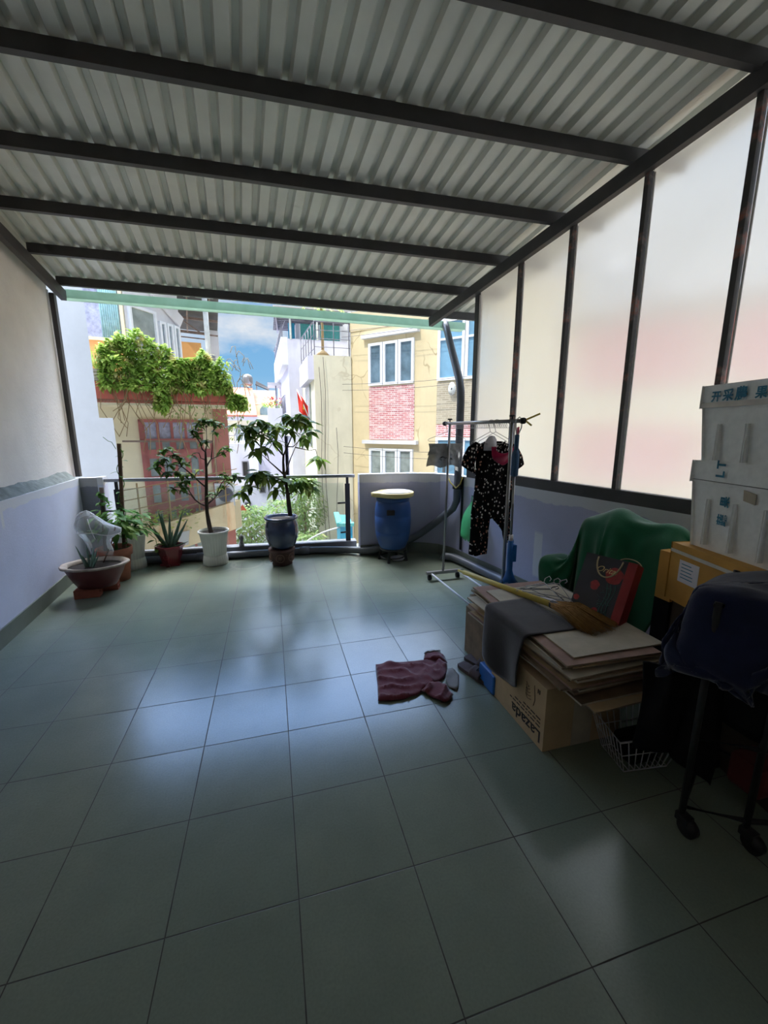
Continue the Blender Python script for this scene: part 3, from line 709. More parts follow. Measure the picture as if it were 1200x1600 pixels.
# open roofed veranda with rusty trusses
mb = MB()
FR = Fac(-2.2, 10.6, 80)
def rf(u, d, z): return FR.P(u, z, d)
mb.add([rf(-.3,-3.2,4.45), rf(1.42,-3.2,4.40), rf(1.25,.9,5.0), rf(-.1,.9,5.0)], [(0,1,2,3)]); mb.build('veranda_roof', X['darkroof'], t_, .05)
for k in range(5):
    f = k/4; mb = MB(); z = 4.40+.57*f; d = -3.1+4.0*f
    mb.bar(rf(-.25,d,z-.05), rf(1.40-.15*f,d,z-.09), .04, .06); mb.build('roof_beam', X['rust'], t_)
mb = MB()
for k in range(3): u = .1+k*.5; mb.bar(rf(u,-3,4.33), rf(u,.8,4.88), .035, .045)
mb.bar(rf(-.2,-2.2,4.15), rf(1.35,-2.2,4.1), .035, .035); mb.bar(rf(.0,-2.2,4.15), rf(.45,-2.2,4.45), .03, .03); mb.bar(rf(.45,-2.2,4.45), rf(.95,-2.2,4.12), .03, .03); mb.bar(rf(-.2,-3.1,4.2), rf(1.3,-3.1,4.15), .03, .03); mb.build('truss', X['rust'], t_)
mb = MB(); mb.tube([rf(.93,.3,2.4), rf(.93,.3,4.8)], .055, 10); mb.build('veranda_post', X['pole'], t_)
mb = MB(); FR.box(mb, .21, .85, 2.3, 3.68, -1.2, -1.1); mb.build('orange_board', X['orange'], t_)
mb = MB(); FR.box(mb, -.5, .25, 2.2, 3.95, -1.8, -1.7); mb.build('dark_opening', X['dark'], t_)
mb = MB(); FR.box(mb, -.4, 1.3, 2.05, 3.7, -3.2, -3.0); mb.build('back_wall', X['white'], t_)
mb = MB(); FR.box(mb, 1.15, 1.42, 2.0, 5.0, -3.3, -3.0); mb.build('chimney_stack', X['white'], t_)
# lower balcony with stained front, wire fence, air conditioner
FC = Fac(*tuple(FH.P(-.45,0,.6)[:2]), 52)
mb = MB(); mb.grid(lambda i, j: Vector((-2.75+2.0*i/20, 8.75+.95*(i/20)**1.6, -1.05+.42*(i/20)+.62*j)), 21, 2, False); mb.build('lower_balcony_front', X['stained'], t_, .12)
mb = MB(); mb.add([(-2.75,8.75,-1.0),(-.75,9.7,-.6),(-.8,10.2,-.6),(-2.9,9.5,-1.0)], [(0,1,2,3)]); mb.build('lower_balcony_floor', X['cream'], t_, .1)
fn = thing('wire_fence', (-1.8,8.9,-.4), 'thin yellowed wire fence on the lower balcony, seen through the terrace railing', 'fence')
mb = MB()
for z in (0,.2,.4,.6,.8): mb.tube([Vector((-2.75+2.0*i/8, 8.73+.95*(i/8)**1.6, -.40+.40*(i/8)+z*(1-.15*i/8))) for i in range(9)], .010, 5)
mb.build('wires', X['stem'], fn)
for i in (1,3,5,7):
    mb = MB(); p = Vector((-2.75+2.0*i/8, 8.73+.95*(i/8)**1.6, -.42+.40*(i/8))); mb.tube([p, p+Vector((0,0,.9))], .016, 6); mb.build('post', X['stem'], fn)
ac = thing('air_conditioner', (-.98,9.72,-.2), 'white air conditioner unit with round grille on the lower balcony', 'air conditioner')
mb = MB(); mb.box((-1.22,9.55,-.12), (-.82,9.75,.38)); mb.build('casing', X['white'], ac)
mb = MB(); mb.lathe([(0,0),(.16,0),(.16,.02),(.14,.02),(.13,.005)], (0,0,0), 24); mb.v = [(-1.0+v[0], 9.545-v[2], .13+v[1]) for v in mb.v]; mb.build('fan_grille', X['rail'], ac)
# two small shrubs in pots on the lower balcony
for i, (x, y, z) in enumerate(((-2.25,8.95,-.55),(-1.85,9.05,-.45))):
    s_ = thing('balcony_shrub', (x,y,z), ['yellow green potted shrub in a red pot on the lower balcony', 'yellow green potted shrub in a pale pot on the lower balcony'][i], 'shrub', 'lower balcony shrubs')
    mb = MB(); mb.lathe([(.12,-.35),(.16,-.05),(.17,-.05),(.15,-.06)], (x,y,z), 14); mb.build('pot', X['redband'] if i == 0 else X['white'], s_)
    mb = MB(); random.seed(20+i)
    for k in range(170):
        a = rnd(0,2*PI); r = rnd(0,.34); p = Vector((x+r*math.cos(a), y+r*math.sin(a)*.6, z+rnd(0,.5)*(1-r*.9))); mb.leaf(p, (math.cos(a), math.sin(a), rnd(-.2,1)), (0,0,1), rnd(.07,.12), .05, .25, 2)
    mb.build('foliage', X['leaf'], s_)
# the climber tumbling over the red balcony
vn = thing('balcony_vine', (-2.0,9.0,2.3), 'thick bright green climbing plant spilling over the red balcony', 'climbing plant')
mb = MB(); st = MB(); random.seed(11)
def vtop(u): return 2.55 + .74*math.exp(-((u+.22)/.50)**2) + .34*math.exp(-((u-.85)/.5)**2) + .07*math.sin(u*7) + .16*mnoise.noise((u*5,5,1)) + .1*mnoise.noise((u*13,2,1))
n_ = 0
while n_ < 8600:
    u = rnd(-.75, 1.62); top = vtop(u) - (.35 if u > 1.35 else 0)
    lo = 2.25 - .22*max(0, mnoise.noise((u*3,1,0))) - (.28 if .05 < u < .3 else 0) - (.3 if u > 1.3 else 0)
    z = rnd(lo, top); hgt = (z-2.2)/1.1
    d = 1.05 + .22*mnoise.noise((u*3, z*3, 2)) - .25*max(0,hgt)**2 + rnd(-.16,.06)
    if mnoise.noise((u*4.2, z*4.2, 9)) < -.36 and random.random() < .75: continue
    p = FH.P(u, z, d); mb.leaf(p, FH.n*rnd(.2,1) + FH.r*rnd(-1,1) + Vector((0,0,rnd(-.9,.5))), (0,0,1), rnd(.05,.14), rnd(.04,.085), .3, 2); n_ += 1
mb.build('foliage', X['leaf'], vn)
for k in range(46):
    u = rnd(-.75, 1.6); z = rnd(2.2, 2.7); L = rnd(.3,1.0) if k % 3 else rnd(.8,1.6); d = rnd(.92,1.06)
    st.tube([FH.P(u+rnd(-.02,.02)*q+.1*math.sin(q+k), z-L*q/4, d+.02*math.sin(q*2+k)) for q in range(5)], .006, 4)
for k in range(14):
    u = rnd(1.2,1.75); z = rnd(2.3,3.0); L = rnd(.3,.7); st.tube([FH.P(u+.06*q*rnd(.4,1), z+L*(q/4)-.9*L*(q/4)**2*1.4, .95) for q in range(5)], .005, 4)
st.build('stems', X['stem'], vn)
m2 = MB()
for k in range(160): 
    u = rnd(.3,1.75); z = rnd(1.3,2.1) if u > 1.3 else rnd(1.55,2.0); m2.leaf(FH.P(u,z,rnd(.93,1.05)), (rnd(-1,1),rnd(-1,0),rnd(-1,.2)), (0,0,1), .07, .045, .3, 2)
m2.build('trailing_leaves', X['leaf_dark'], vn)
# grey trough with grasses at its end
tr_ = thing('planter_trough', tuple(FH.P(-.86,2.36,.8)), 'grey concrete planter trough with spiky yellow plants on the balcony end', 'planter')
mb = MB(); FH.box(mb, -1.15, -.60, 2.365, 2.56, .66, .94); mb.build('trough', X['stone'], tr_)
mb = MB()
for k in range(70):
    p = FH.P(rnd(-1.1,-.64), 2.55, rnd(.7,.9)); mb.leaf(p, (rnd(-.5,.5), rnd(-.5,.5), 1), (rnd(-1,1),rnd(-1,1),0), rnd(.2,.42), .03, .35, 3)
mb.build('foliage', X['leaf'], tr_)

# greenery, wires and oddments low in the street --------------------
for i, (x, y, z, r, sz, n_) in enumerate(((-.75,13,-1.5,.8,1.0,2100),(.95,13.4,-.9,.75,1.25,2400),(.25,15,-1.6,.8,.9,1800),(1.0,11.9,-2.2,.7,1.0,1500))):
    tx = thing('street_tree', (x,y,-8), ['leafy street tree below the terrace, behind the white pot tree', 'leafy street tree against the beige house wall, behind the blue pot', 'leafy street tree half hidden between the two potted trees', 'low leafy street tree close under the railing by the beige house'][i], 'tree', 'street trees below the terrace')
    mb = MB(); mb.tube([(x,y,-8),(x+.1,y,-4),(x,y,z)], [.12,.09,.04], 8)
    random.seed(40+i)
    for k in range(9): a = rnd(0,2*PI); mb.tube([(x,y,z-.9+.12*k),(x+r*.8*math.cos(a),y+r*.5*math.sin(a),z-.2+rnd(-.2,.6))], [.025,.008], 5)
    mb.build('trunk', X['stem'], tx)
    mb = MB()
    for k in range(n_):
        a = rnd(0,2*PI); q = rnd(0,1)**.5; zz = rnd(-1,1); rr = r*q*math.sqrt(max(0,1-zz*zz*.8))
        p = Vector((x+rr*math.cos(a), y+rr*math.sin(a)*.8, z+sz*zz*.75))
        if mnoise.noise(p*2.2) < -.3: continue
        mb.leaf(p, (math.cos(a)+rnd(-.6,.6), math.sin(a)+rnd(-.6,.6), rnd(-.8,.5)), (0,0,1), rnd(.10,.18), rnd(.05,.08), .3, 2)
    mb.build('foliage', X['leaf_dark'], tx)
sk = thing('blue_skip', (1.42,7.4,-1.0), 'turquoise open metal bin outside below the railing, by the railing post', 'bin')
mb = MB(); mb.prism([(1.16,7.3),(1.38,7.26),(1.50,8.2),(1.25,8.3)], -.9, -.2); mb.build('side', X['bluepaint'], sk)
mb = MB(); mb.bar((1.14,7.26,-.17), (1.40,7.22,-.17), .1, .06); mb.bar((1.14,7.26,-.17), (1.24,8.3,-.17), .1, .06); mb.build('rim', X['teal'], sk)
mb = MB(); mb.prism([(1.1,7.15),(1.45,7.15),(1.55,8.5),(1.1,8.5)], -8, -.9); mb.build('base', X['beige'], sk)
hs = MB(); hs.tube([Vector((-.2+1.4*q, 7.6-.2*q, -1.35+1.1*q-.25*math.sin(PI*q)*-1)) for q in [k/12 for k in range(13)]], .014, 6)
o = hs.build('white_hose', X['white']); tag(o, 'thin white hose sagging outside the glass railing to the turquoise bin', 'hose')
fl2 = MB(); fl2.add([(-.97,12,-.69),(-.74,12.02,-.70),(-.84,12,-.52)], [(0,1,2)]); fo = fl2.build('pennant', mat('orange red pennant', (224,104,70), .7), None, .006); tag(fo, 'small orange pennant among the leaves below the railing', 'flag')
for i, (a, b, sag) in enumerate((((2.0,12.9,1.6),(1.95,12.9,-6),0),((1.68,13.15,3.7),(1.72,13.15,-6),0),((1.55,13.15,3.4),(1.62,13.15,-6),0))):
    mb = MB(); mb.tube([Vector(a).lerp(Vector(b), k/10)+Vector((.04*math.sin(k*1.3),0,-sag*math.sin(PI*k/10))) for k in range(11)], .009, 5)
    o = mb.build('facade_cable', X['cable']); tag(o, ['cable down the beige wall, closest to the yellow block', 'cable down the beige wall under the roof palm', 'cable down the beige wall near its outer corner'][i], 'cable', 'cables on the beige wall')
for i, (z, y0) in enumerate(((1.02,0),(.82,0),(4.25,0),(4.42,0),(2.9,0),(2.72,0))):
    mb = MB(); mb.tube([FY.P(-1.5+.7*k, z+[.0,.02,.05][i % 3]*k*.2-.1*math.sin(PI*k/8), .45) for k in range(9)], .006, 5)
    o = mb.build('street_wire', X['cable'])
    tag(o, ['wire just under the lower lintel of the yellow block', 'lowest wire across the yellow block', 'wire beside the upper lintel of the yellow block', 'topmost wire across the yellow block', 'wire across the sill of the upper window of the yellow block', 'wire across the upper brick panel of the yellow block'][i], 'wire', 'wires across the yellow block')
# ------------------------------------------------------------------ things on the terrace
T = {}
T['barrel'] = mat('blue plastic barrel', (44,80,138), .42, 0, .12, 6, .06, 30)
T['lid_cream'] = mat('cream plastic lid', (226,206,140), .5, 0, .1, 6)
T['lid_white'] = mat('white lid disc', (222,220,226), .5, 0, .06)
T['blueglaze'] = mat('blue glazed pot', (44,54,84), .22, 0, .25, 6, 0, None, .6, 0, .4)
T['terracotta'] = mat('terracotta', (150,92,70), .8, 0, .2, 10, .1, 50)
T['pedestal'] = mat('brown clay pedestal', (78,50,44), .6, 0, .3, 14, .1, 40)
T['pedestal_hi'] = mat('pale clay relief', (120,92,80), .7, 0, .2)
T['whitepot'] = mat('white plastic pot', (222,222,216), .5, 0, .08, 6)
T['redpot'] = mat('dark red glazed pot', (118,26,40), .3, 0, .15, 8, 0, None, .5, 0, .3)
T['bowl'] = mat('maroon bonsai bowl', (92,40,38), .4, 0, .2, 8)
T['bowl_rim'] = mat('chipped pale rim', (164,150,136), .7, 0, .3, 12)
T['soil'] = mat('dark soil', (44,36,30), .95, 0, .4, 40, .8, 60)
T['brick'] = mat('hollow red brick', (150,82,62), .85, 0, .2, 20, .2, 60)
T['bark'] = mat('dark bark', (62,50,44), .85, 0, .3, 20, .4, 60)
T['stake'] = mat('brown wooden stake', (98,72,52), .8, 0, .25, 14, .2)
T['leafA'] = leafmat('broad tree leaves', (72,100,44), (116,142,64), (160,170,90))
T['leafB'] = leafmat('small tree leaves', (62,92,48), (98,128,60), (150,160,90))
T['leafC'] = leafmat('climber leaves', (60,104,50), (96,142,66), (150,176,90))
T['aloe'] = mat('aloe', (92,120,104), .5, 0, .2, 12)
T['clear'] = glass_material('crinkled clear plastic', (.95,.96,.97), .3, .20)
T['green_bag'] = mat('thin green plastic', (84,190,116), .4, 0, .1, 10, .2, 20, .5, 0, 0, 0, .8)
T['grey_print'] = mat('grey plastic sheet', (150,148,146), .5, 0, .3, 14, .1, 20, .5, 0, 0, 0, .96)
T['carton'] = mat('brown cardboard', (190,164,128), .85, 0, .1, 8, .05)
T['carton_in'] = mat('board edge', (150,132,108), .9, 0, .2, 60)
T['carton_dk'] = mat('dirty cardboard', (128,108,86), .9, 0, .25, 12)
T['carton_pr'] = mat('printed carton', (150,120,108), .8, 0, .2, 9)
T['carton_wt'] = mat('pale carton', (178,168,150), .8, 0, .15, 9)
T['ink'] = mat('black print', (40,34,32), .7, 0, .05)
T['towel'] = mat('dark brown cloth', (50,45,47), .95, 0, .15, 40, .3, 160, .1, .4)
T['green_cloth'] = mat('bottle green cloth', (20,94,62), .85, 0, .12, 10, .15, 120, .2, .5)
T['navy'] = mat('navy cloth', (30,36,64), .9, 0, .2, 12, .2, 140, .15, .3)
T['black_cloth'] = mat('black cloth', (26,26,28), .95, 0, .2, 12, .2, 120, .1)
T['burgundy'] = mat('burgundy jersey', (112,50,60), .9, 0, .12, 14, .2, 150, .1, .5)
T['trim_grey'] = mat('grey knit trim', (150,146,142), .9, 0, .1)
T['slipper'] = mat('brown rubber slipper', (84,70,70), .8, 0, .2, 20, .2, 60)
T['styro'] = mat('white foam', (244,245,243), .8, 0, .06, 30, .12, 160, .25)
T['blue_ink'] = mat('teal blue print', (40,118,146), .7, 0, .25, 30)
T['yellow_carton'] = mat('ochre carton', (196,146,66), .7, 0, .1, 8)
T['tape'] = mat('white tape', (206,200,190), .5)
T['bag_black'] = mat('charcoal paper', (54,54,62), .45, 0, .25, 8)
T['bag_red'] = mat('red paper', (150,34,38), .5, 0, .2, 10)
T['poppy'] = mat('red poppy print', (166,54,56), .5, 0, .3, 40)
T['green_ink'] = mat('green stem print', (70,120,110), .6)
T['gold'] = mat('gold print', (226,206,150), .3, .5, .1)
T['cord'] = mat('gold cord', (176,160,124), .7)
T['straw'] = mat('broom straw', (150,112,62), .9, 0, .3, 30)
T['yellow_plastic'] = mat('yellow plastic handle', (206,184,90), .5, 0, .1, 10)
T['mop_blue'] = mat('blue plastic', (28,96,170), .45, 0, .1)
T['mop_dark'] = mat('dusty blue foam grip', (60,92,124), .8, 0, .15, 30)
T['wire'] = mat('thin steel wire', (150,148,148), .35, .7)
T['white_wire'] = mat('white coated wire', (196,196,200), .5)
T['pink'] = mat('crimson cloth', (176,24,72), .85, 0, .15, 14, .2, 90, .2, .4)
T['white_cloth'] = mat('white cloth', (222,218,222), .9, 0, .06)
def floral():
    m, t, b = newmat('black cloth with small pale flowers'); P = t.objc()
    vo = t.new('ShaderNodeTexVoronoi'); vo.inputs['Scale'].default_value = 46
    sv = t.new('ShaderNodeVectorMath', operation='MULTIPLY'); t.l.new(P, sv.inputs[0]); sv.inputs[1].default_value = (1.15,.3,.8); t.l.new(sv.outputs[0], vo.inputs['Vector'])
    sep = t.new('ShaderNodeSeparateColor'); t.l.new(vo.outputs['Color'], sep.inputs[0])
    d = t.ramp(vo.outputs['Distance'], .34, .25)
    d = t.math('MULTIPLY', d, t.math('GREATER_THAN', sep.outputs[0], .2))
    fc = t.mix(t.math('GREATER_THAN', sep.outputs[1], .7), lin(224,220,212), lin(196,140,120))
    t.set(b.inputs['Base Color'], t.mix(d, lin(18,17,19), fc)); b.inputs['Roughness'].default_value = .9; b.inputs['Specular IOR Level'].default_value = .15; return m
T['floral'] = floral()

def cloth_sim(P, nu, nv, cols, frames=45, mass=.25, bend=.5, pin=None, name='sheet', smooth=3):
    """drop a sheet on some solids and return its settled vertices as a mesh builder"""
    mb = MB(); mb.grid(P, nu, nv); o = mb.build(name, T['towel']); cs = []
    for c in cols:
        q = c.build('solid', T['towel']); md = q.modifiers.new('c', 'COLLISION'); q.collision.thickness_outer = .008; q.collision.cloth_friction = 25; q.collision.damping = .6; cs.append(q)
    if pin:
        vg = o.vertex_groups.new(name='pin'); vg.add([i for i, v in enumerate(mb.v) if pin(*v)], 1.0, 'ADD')
    md = o.modifiers.new('cloth', 'CLOTH'); st = md.settings
    if pin: st.vertex_group_mass = 'pin'
    st.quality = 7; st.mass = mass; st.air_damping = 2.5
    st.tension_stiffness = 12; st.compression_stiffness = 12; st.shear_stiffness = 4; st.bending_stiffness = bend
    md.collision_settings.distance_min = .006; md.collision_settings.collision_quality = 3; md.collision_settings.use_self_collision = False
    md.point_cache.frame_start = 1; md.point_cache.frame_end = frames+2
    for f in range(1, frames+1): SC.frame_set(f)
    dg = bpy.context.evaluated_depsgraph_get(); me = o.evaluated_get(dg).data
    vs = [v.co.copy() for v in me.vertices]; nb = [[] for _ in vs]
    for e in me.edges: a, b = e.vertices; nb[a].append(b); nb[b].append(a)
    for _ in range(smooth): vs = [v*.5 + sum((vs[k] for k in nb[i]), Vector())*(.5/len(nb[i])) for i, v in enumerate(vs)]
    out = MB(); out.add(vs, [tuple(p.vertices) for p in me.polygons], True)
    for q in [o]+cs: d_ = q.data; bpy.data.objects.remove(q); bpy.data.meshes.remove(d_)
    SC.frame_set(1); return out
def text(body, size, Mx, mt, parent, name='lettering', shear=0, ext=.0004, align='LEFT', sx=1.0, off=0):
    cu = bpy.data.curves.new('txt', 'FONT'); cu.body = body; cu.size = size; cu.offset = off; cu.shear = shear; cu.extrude = ext; cu.align_x = align
    ob = bpy.data.objects.new('txt', cu); COL.objects.link(ob)
    dg = bpy.context.evaluated_depsgraph_get(); me = bpy.data.meshes.new_from_object(ob.evaluated_get(dg))
    bpy.data.objects.remove(ob); bpy.data.curves.remove(cu)
    if sx != 1: me.transform(Matrix.Diagonal((sx,1,1,1)))
    mb = MB(); mb.add([Mx @ v.co for v in me.vertices], [tuple(p.vertices) for p in me.polygons]); bpy.data.meshes.remove(me)
    return mb.build(name, mt, parent)
def frame(o, x, y):
    """matrix with text x and y axes at origin o"""
    x = Vector(x).normalized(); y = Vector(y); y = (y - x*y.dot(x)).normalized(); z = x.cross(y); o = Vector(o)
    return Matrix(((x.x,y.x,z.x,o.x),(x.y,y.y,z.y,o.y),(x.z,y.z,z.z,o.z),(0,0,0,1)))

# railing ---------------------------------------------------------
rl = thing('glass_railing', (-.4,5.13,.125), 'low glass railing with a flat metal handrail, behind the potted plants', 'railing')
mb = MB(); mb.bar((-1.815,5.255,.965), (1.0,5.065,.955), .05, .035); mb.build('handrail', mat('handrail metal', (160,160,164), .35, .6, .1), rl)
for a, b in (((-1.66,5.243),(-.55,5.168)),((-.45,5.161),(.86,5.073))):
    mb = MB(); mb.bar((a[0],a[1],.505), (b[0],b[1],.505), .010, .73); mb.build('glass_pane', M['rail_glass'], rl)
for x, y in ((.905,5.065),(-1.70,5.24)):
    mb = MB(); mb.prism([(x-.03,y-.012),(x+.03,y-.012),(x+.03,y+.012),(x-.03,y+.012)], .125, .86)
    mb.prism([(x-.016,y-.01),(x+.016,y-.01),(x+.016,y+.01),(x-.016,y+.01)], .85, .95); pst = mb.build('post', M['black_metal'], rl)
    [MB().tube([(x-L_,y-.03,z_),(x-.02,y-.02,z_)], .011, 8).build('glass_clip', M['black_metal'], pst) for L_, z_ in ((.13,.62),(.10,.24))]
mb = MB(); mb.tube([(-.40,5.12,.125),(-.40,5.12,.17)], .03, 12); mb.tube([(-.40,5.12,.17),(-.40,5.12,.24)], .022, 12); mb.tube([(-.40,5.10,.24),(-.40,5.14,.24)], .03, 12); mb.build('spigot', M['steel_light'], rl)

# pipes -----------------------------------------------------------
mb = MB(); mb.tube([(2.27,5.42,2.95),(2.25,5.25,2.86),(2.235,5.15,2.76),(2.06,4.36,2.05),(2.035,4.27,1.93),(2.03,4.25,1.82),(2.028,4.25,1.2),(2.026,4.25,.95),(2.022,4.255,.72),(2.005,4.30,.63),(1.90,4.52,.43),(1.74,4.645,.26),(1.62,4.69,.18),(1.45,4.70,.13),(1.1,4.71,.075),(.9,4.86,.055),(.5,4.985,.05),(-.5,5.045,.05),(-1.83,5.11,.05)], .043, 14)
dp = thing('drain_pipe', (1.6,4.68,0), 'grey plastic drain pipe from the roof gutter down the corner and along the kerb', 'pipe')
mb.build('pipe', M['pvc'], dp)
for a, b in (((.28,5.0,.05),(.4,4.99,.05)),((-.9,5.066,.05),(-.8,5.06,.05))):
    mb = MB(); mb.tube([a, b], .052, 14); mb.build('coupling', M['pvc'], dp)
mb = MB(); mb.tube([(2.025,4.25,.90),(2.024,4.25,.86)], .056, 14); mb.box((2.03,4.24,.865), (2.085,4.26,.895)); mb.build('clamp', M['black_metal'], dp)
mb = MB(); mb.tube([(1.90,4.30,.02),(1.91,4.31,.055),(1.99,4.24,.06),(2.03,4.12,.055),(2.10,3.7,.055),(2.22,3.0,.055),(2.4,2.2,.055)], .045, 14)
o = mb.build('floor_pipe', M['pvc']); tag(o, 'grey plastic pipe lying on the floor along the frosted wall, behind the clothes rack', 'pipe')
mb = MB(); mb.tube([(1.93,4.34,1.01),(1.95,4.28,.93),(1.985,4.205,.875),(2.03,4.19,.92),(2.06,4.20,1.0)], .008, 5); o = mb.build('yellow_string', T['yellow_plastic']); tag(o, 'loose yellow string tied round the drain pipe', 'string')

# barrel ----------------------------------------------------------
bx, by = 1.335, 4.50
st = thing('barrel_stand', (bx,by,0), 'small dark iron stand under the blue barrel', 'stand')
for k in range(4):
    a = PI/4+k*PI/2+.25; mb = MB(); mb.bar((bx+.17*math.cos(a),by+.15*math.sin(a),0), (bx+.14*math.cos(a),by+.13*math.sin(a),.155), .028, .028, (1,0,0)); mb.build('leg', M['black_metal'], st)
mb = MB(); mb.tube([(bx+.15*math.cos(2*PI*k/20),by+.15*math.sin(2*PI*k/20),.15) for k in range(20)], .011, 6, closed=True); mb.tube([(bx+.14*math.cos(2*PI*k/20),by+.13*math.sin(2*PI*k/20),.05) for k in range(20)], .007, 6, closed=True); mb.build('ring', M['black_metal'], st)
br = thing('plastic_barrel', (bx,by,.16), 'blue plastic barrel on a small iron stand in the corner', 'barrel')
mb = MB(); mb.lathe([(.12,.0),(.15,.005),(.172,.06),(.196,.14),(.205,.20),(.202,.205),(.206,.215),(.211,.30),(.211,.38),(.207,.385),(.210,.395),(.207,.46),(.195,.53),(.182,.555),(.178,.56),(.190,.565),(.190,.60),(.186,.605),(.02,.607)], (bx,by,.16), 44); mb.build('body', T['barrel'], br)
mb = MB(); mb.box((bx-.105,by-.222,.585), (bx-.02,by-.190,.64), Rz(-.1,(bx,by,0))); mb.build('label_recess', T['ink'], br)
ld = thing('round_lid', (bx,by-.02,.77), 'cream round tray lid with a pointed lip resting on the blue barrel', 'lid')
mb = MB()
def lidr(a, z): 
    q = (a+PI) % (2*PI) - PI
    return 1 + (.32*max(0, 1-abs(abs(q)-PI)/.42))
mb.lathe([(.06,.0),(.195,.0),(.215,.012),(.215,.05),(.207,.055),(.195,.042),(.0,.040)], (bx+.02,by-.02,.769), 60, fl=lidr, rot=.0); mb.build('tray', T['lid_cream'], ld)
mb = MB(); mb.lathe([(.0,.062),(.15,.062),(.165,.058),(.165,.042)], (bx+.045,by-.02,.769), 40, False); mb.build('disc', T['lid_white'], ld)
wb = MB(); wb.lathe([(.0,.0),(.06,.0),(.085,.03),(.08,.035),(.055,.012),(0,.01)], (bx+.06,by-.02,.002), 24, sx=1.15, sy=.8); o = wb.build('white_dish', T['white_cloth']); tag(o, 'small white dish on the floor under the barrel stand', 'dish')

# plants ----------------------------------------------------------
def tree(root, D, trm, lfm, r0, L, W, seed, droop):
    random.seed(seed); mb = MB(); t_ = D['trunk']; n = len(t_)
    mb.tube(t_, [r0*(1-.55*i/(n-1))*(1+.08*math.sin(i*2.3)) for i in range(n)], 10)
    for b in D['b']:
        q = len(b); r1 = r0*(.40 if q > 4 else .30); mb.tube(b, [max(.0035, r1*(1-.8*i/(q-1))) for i in range(q)], 7)
    tips = [Vector(p) for b in D['b'] for p in b[1:]]
    lf = MB()
    for c in D['c']:
        p = Vector(c[:3]); near = min(tips, key=lambda v: (v-p).length)
        if (near-p).length > .02: 
            mid = (near+p)/2+Vector((0,0,.012)); mb.tube([near, mid, p], [.0045,.0035,.0025], 5)
        k = int(c[3]*1.6); a0 = rnd(0, 6)
        for i in range(k):
            a = a0+2*PI*i/k+rnd(-.35,.35); e = rnd(-.55,.55)-droop
            d = Vector((math.cos(a)*math.cos(e), math.sin(a)*math.cos(e), math.sin(e)))
            q = p + Vector((rnd(-1,1),rnd(-1,1),rnd(-1,1)))*L*.16
            lf.leaf(q, d, (rnd(-.3,.3),rnd(-.3,.3),1), L*rnd(.7,1.15), W*rnd(.8,1.15), rnd(.15,.45), 4)
    mb.build('trunk', trm, root); lf.build('foliage', lfm, root)
TA = {"trunk":[[0.177,4.7,0.559],[0.166,4.7,0.715],[0.157,4.7,0.832],[0.142,4.7,0.955],[0.129,4.7,1.056],[0.128,4.7,1.169],[0.134,4.7,1.239]],"b":[[[0.134,4.7,1.239],[0.178,4.65,1.339],[0.222,4.62,1.435],[0.238,4.6,1.516],[0.255,4.6,1.597]],[[0.178,4.65,1.339],[0.245,4.75,1.334],[0.307,4.8,1.389],[0.354,4.82,1.46]],[[0.134,4.7,1.239],[0.09,4.75,1.294],[0.049,4.8,1.342],[0.014,4.8,1.405],[-0.025,4.78,1.448],[-0.089,4.7,1.49],[-0.138,4.65,1.523]],[[0.014,4.8,1.405],[0.074,4.85,1.489],[0.134,4.9,1.545]],[[0.118,4.7,1.042],[0.052,4.62,1.114],[-0.012,4.56,1.182],[-0.069,4.5,1.248],[-0.121,4.48,1.289]],[[0.137,4.7,1.006],[0.182,4.82,1.116],[0.224,4.86,1.214],[0.274,4.9,1.314],[0.314,4.92,1.386]],[[0.274,4.9,1.321],[0.379,4.95,1.296],[0.448,4.98,1.278],[0.518,5.0,1.292]],[[0.156,4.7,0.796],[0.225,4.8,0.822],[0.303,4.85,0.857],[0.367,4.9,0.894],[0.42,4.9,0.923]],[[0.147,4.7,0.912],[0.099,4.6,0.983],[0.032,4.52,1.021],[-0.064,4.48,1.056],[-0.133,4.45,1.074]],[[-0.133,4.45,1.074],[-0.187,4.44,1.01],[-0.254,4.42,0.935]],[[0.156,4.7,0.81],[0.092,4.55,0.863],[0.025,4.5,0.894]]],"c":[[0.249,4.6,1.624,9],[0.335,4.65,1.666,8],[0.406,4.7,1.599,8],[0.45,4.75,1.516,7],[0.187,4.65,1.665,8],[0.374,4.82,1.445,6],[0.205,4.6,1.516,7],[0.135,4.9,1.574,7],[0.049,4.8,1.545,7],[-0.044,4.7,1.584,8],[-0.108,4.7,1.611,8],[-0.15,4.65,1.543,8],[-0.227,4.65,1.543,6],[-0.193,4.6,1.438,6],[-0.063,4.65,1.463,7],[-0.133,4.48,1.309,8],[-0.068,4.5,1.334,6],[0.055,4.8,1.391,5],[-0.315,4.65,1.57,5],[-0.261,4.6,1.464,4],[0.538,5.0,1.193,7],[-0.132,4.45,1.087,9],[-0.191,4.45,1.062,7],[-0.073,4.5,1.013,7],[-0.227,4.42,0.961,7],[-0.294,4.42,0.897,6],[-0.019,4.55,1.047,6],[0.071,4.6,0.969,8],[0.171,4.7,0.983,8],[0.267,4.8,0.94,8],[0.354,4.9,0.955,7],[0.42,4.9,0.923,7],[0.455,4.9,0.845,6],[0.039,4.5,0.9,6],[0.214,4.8,0.882,6],[0.366,4.9,0.864,5]]}
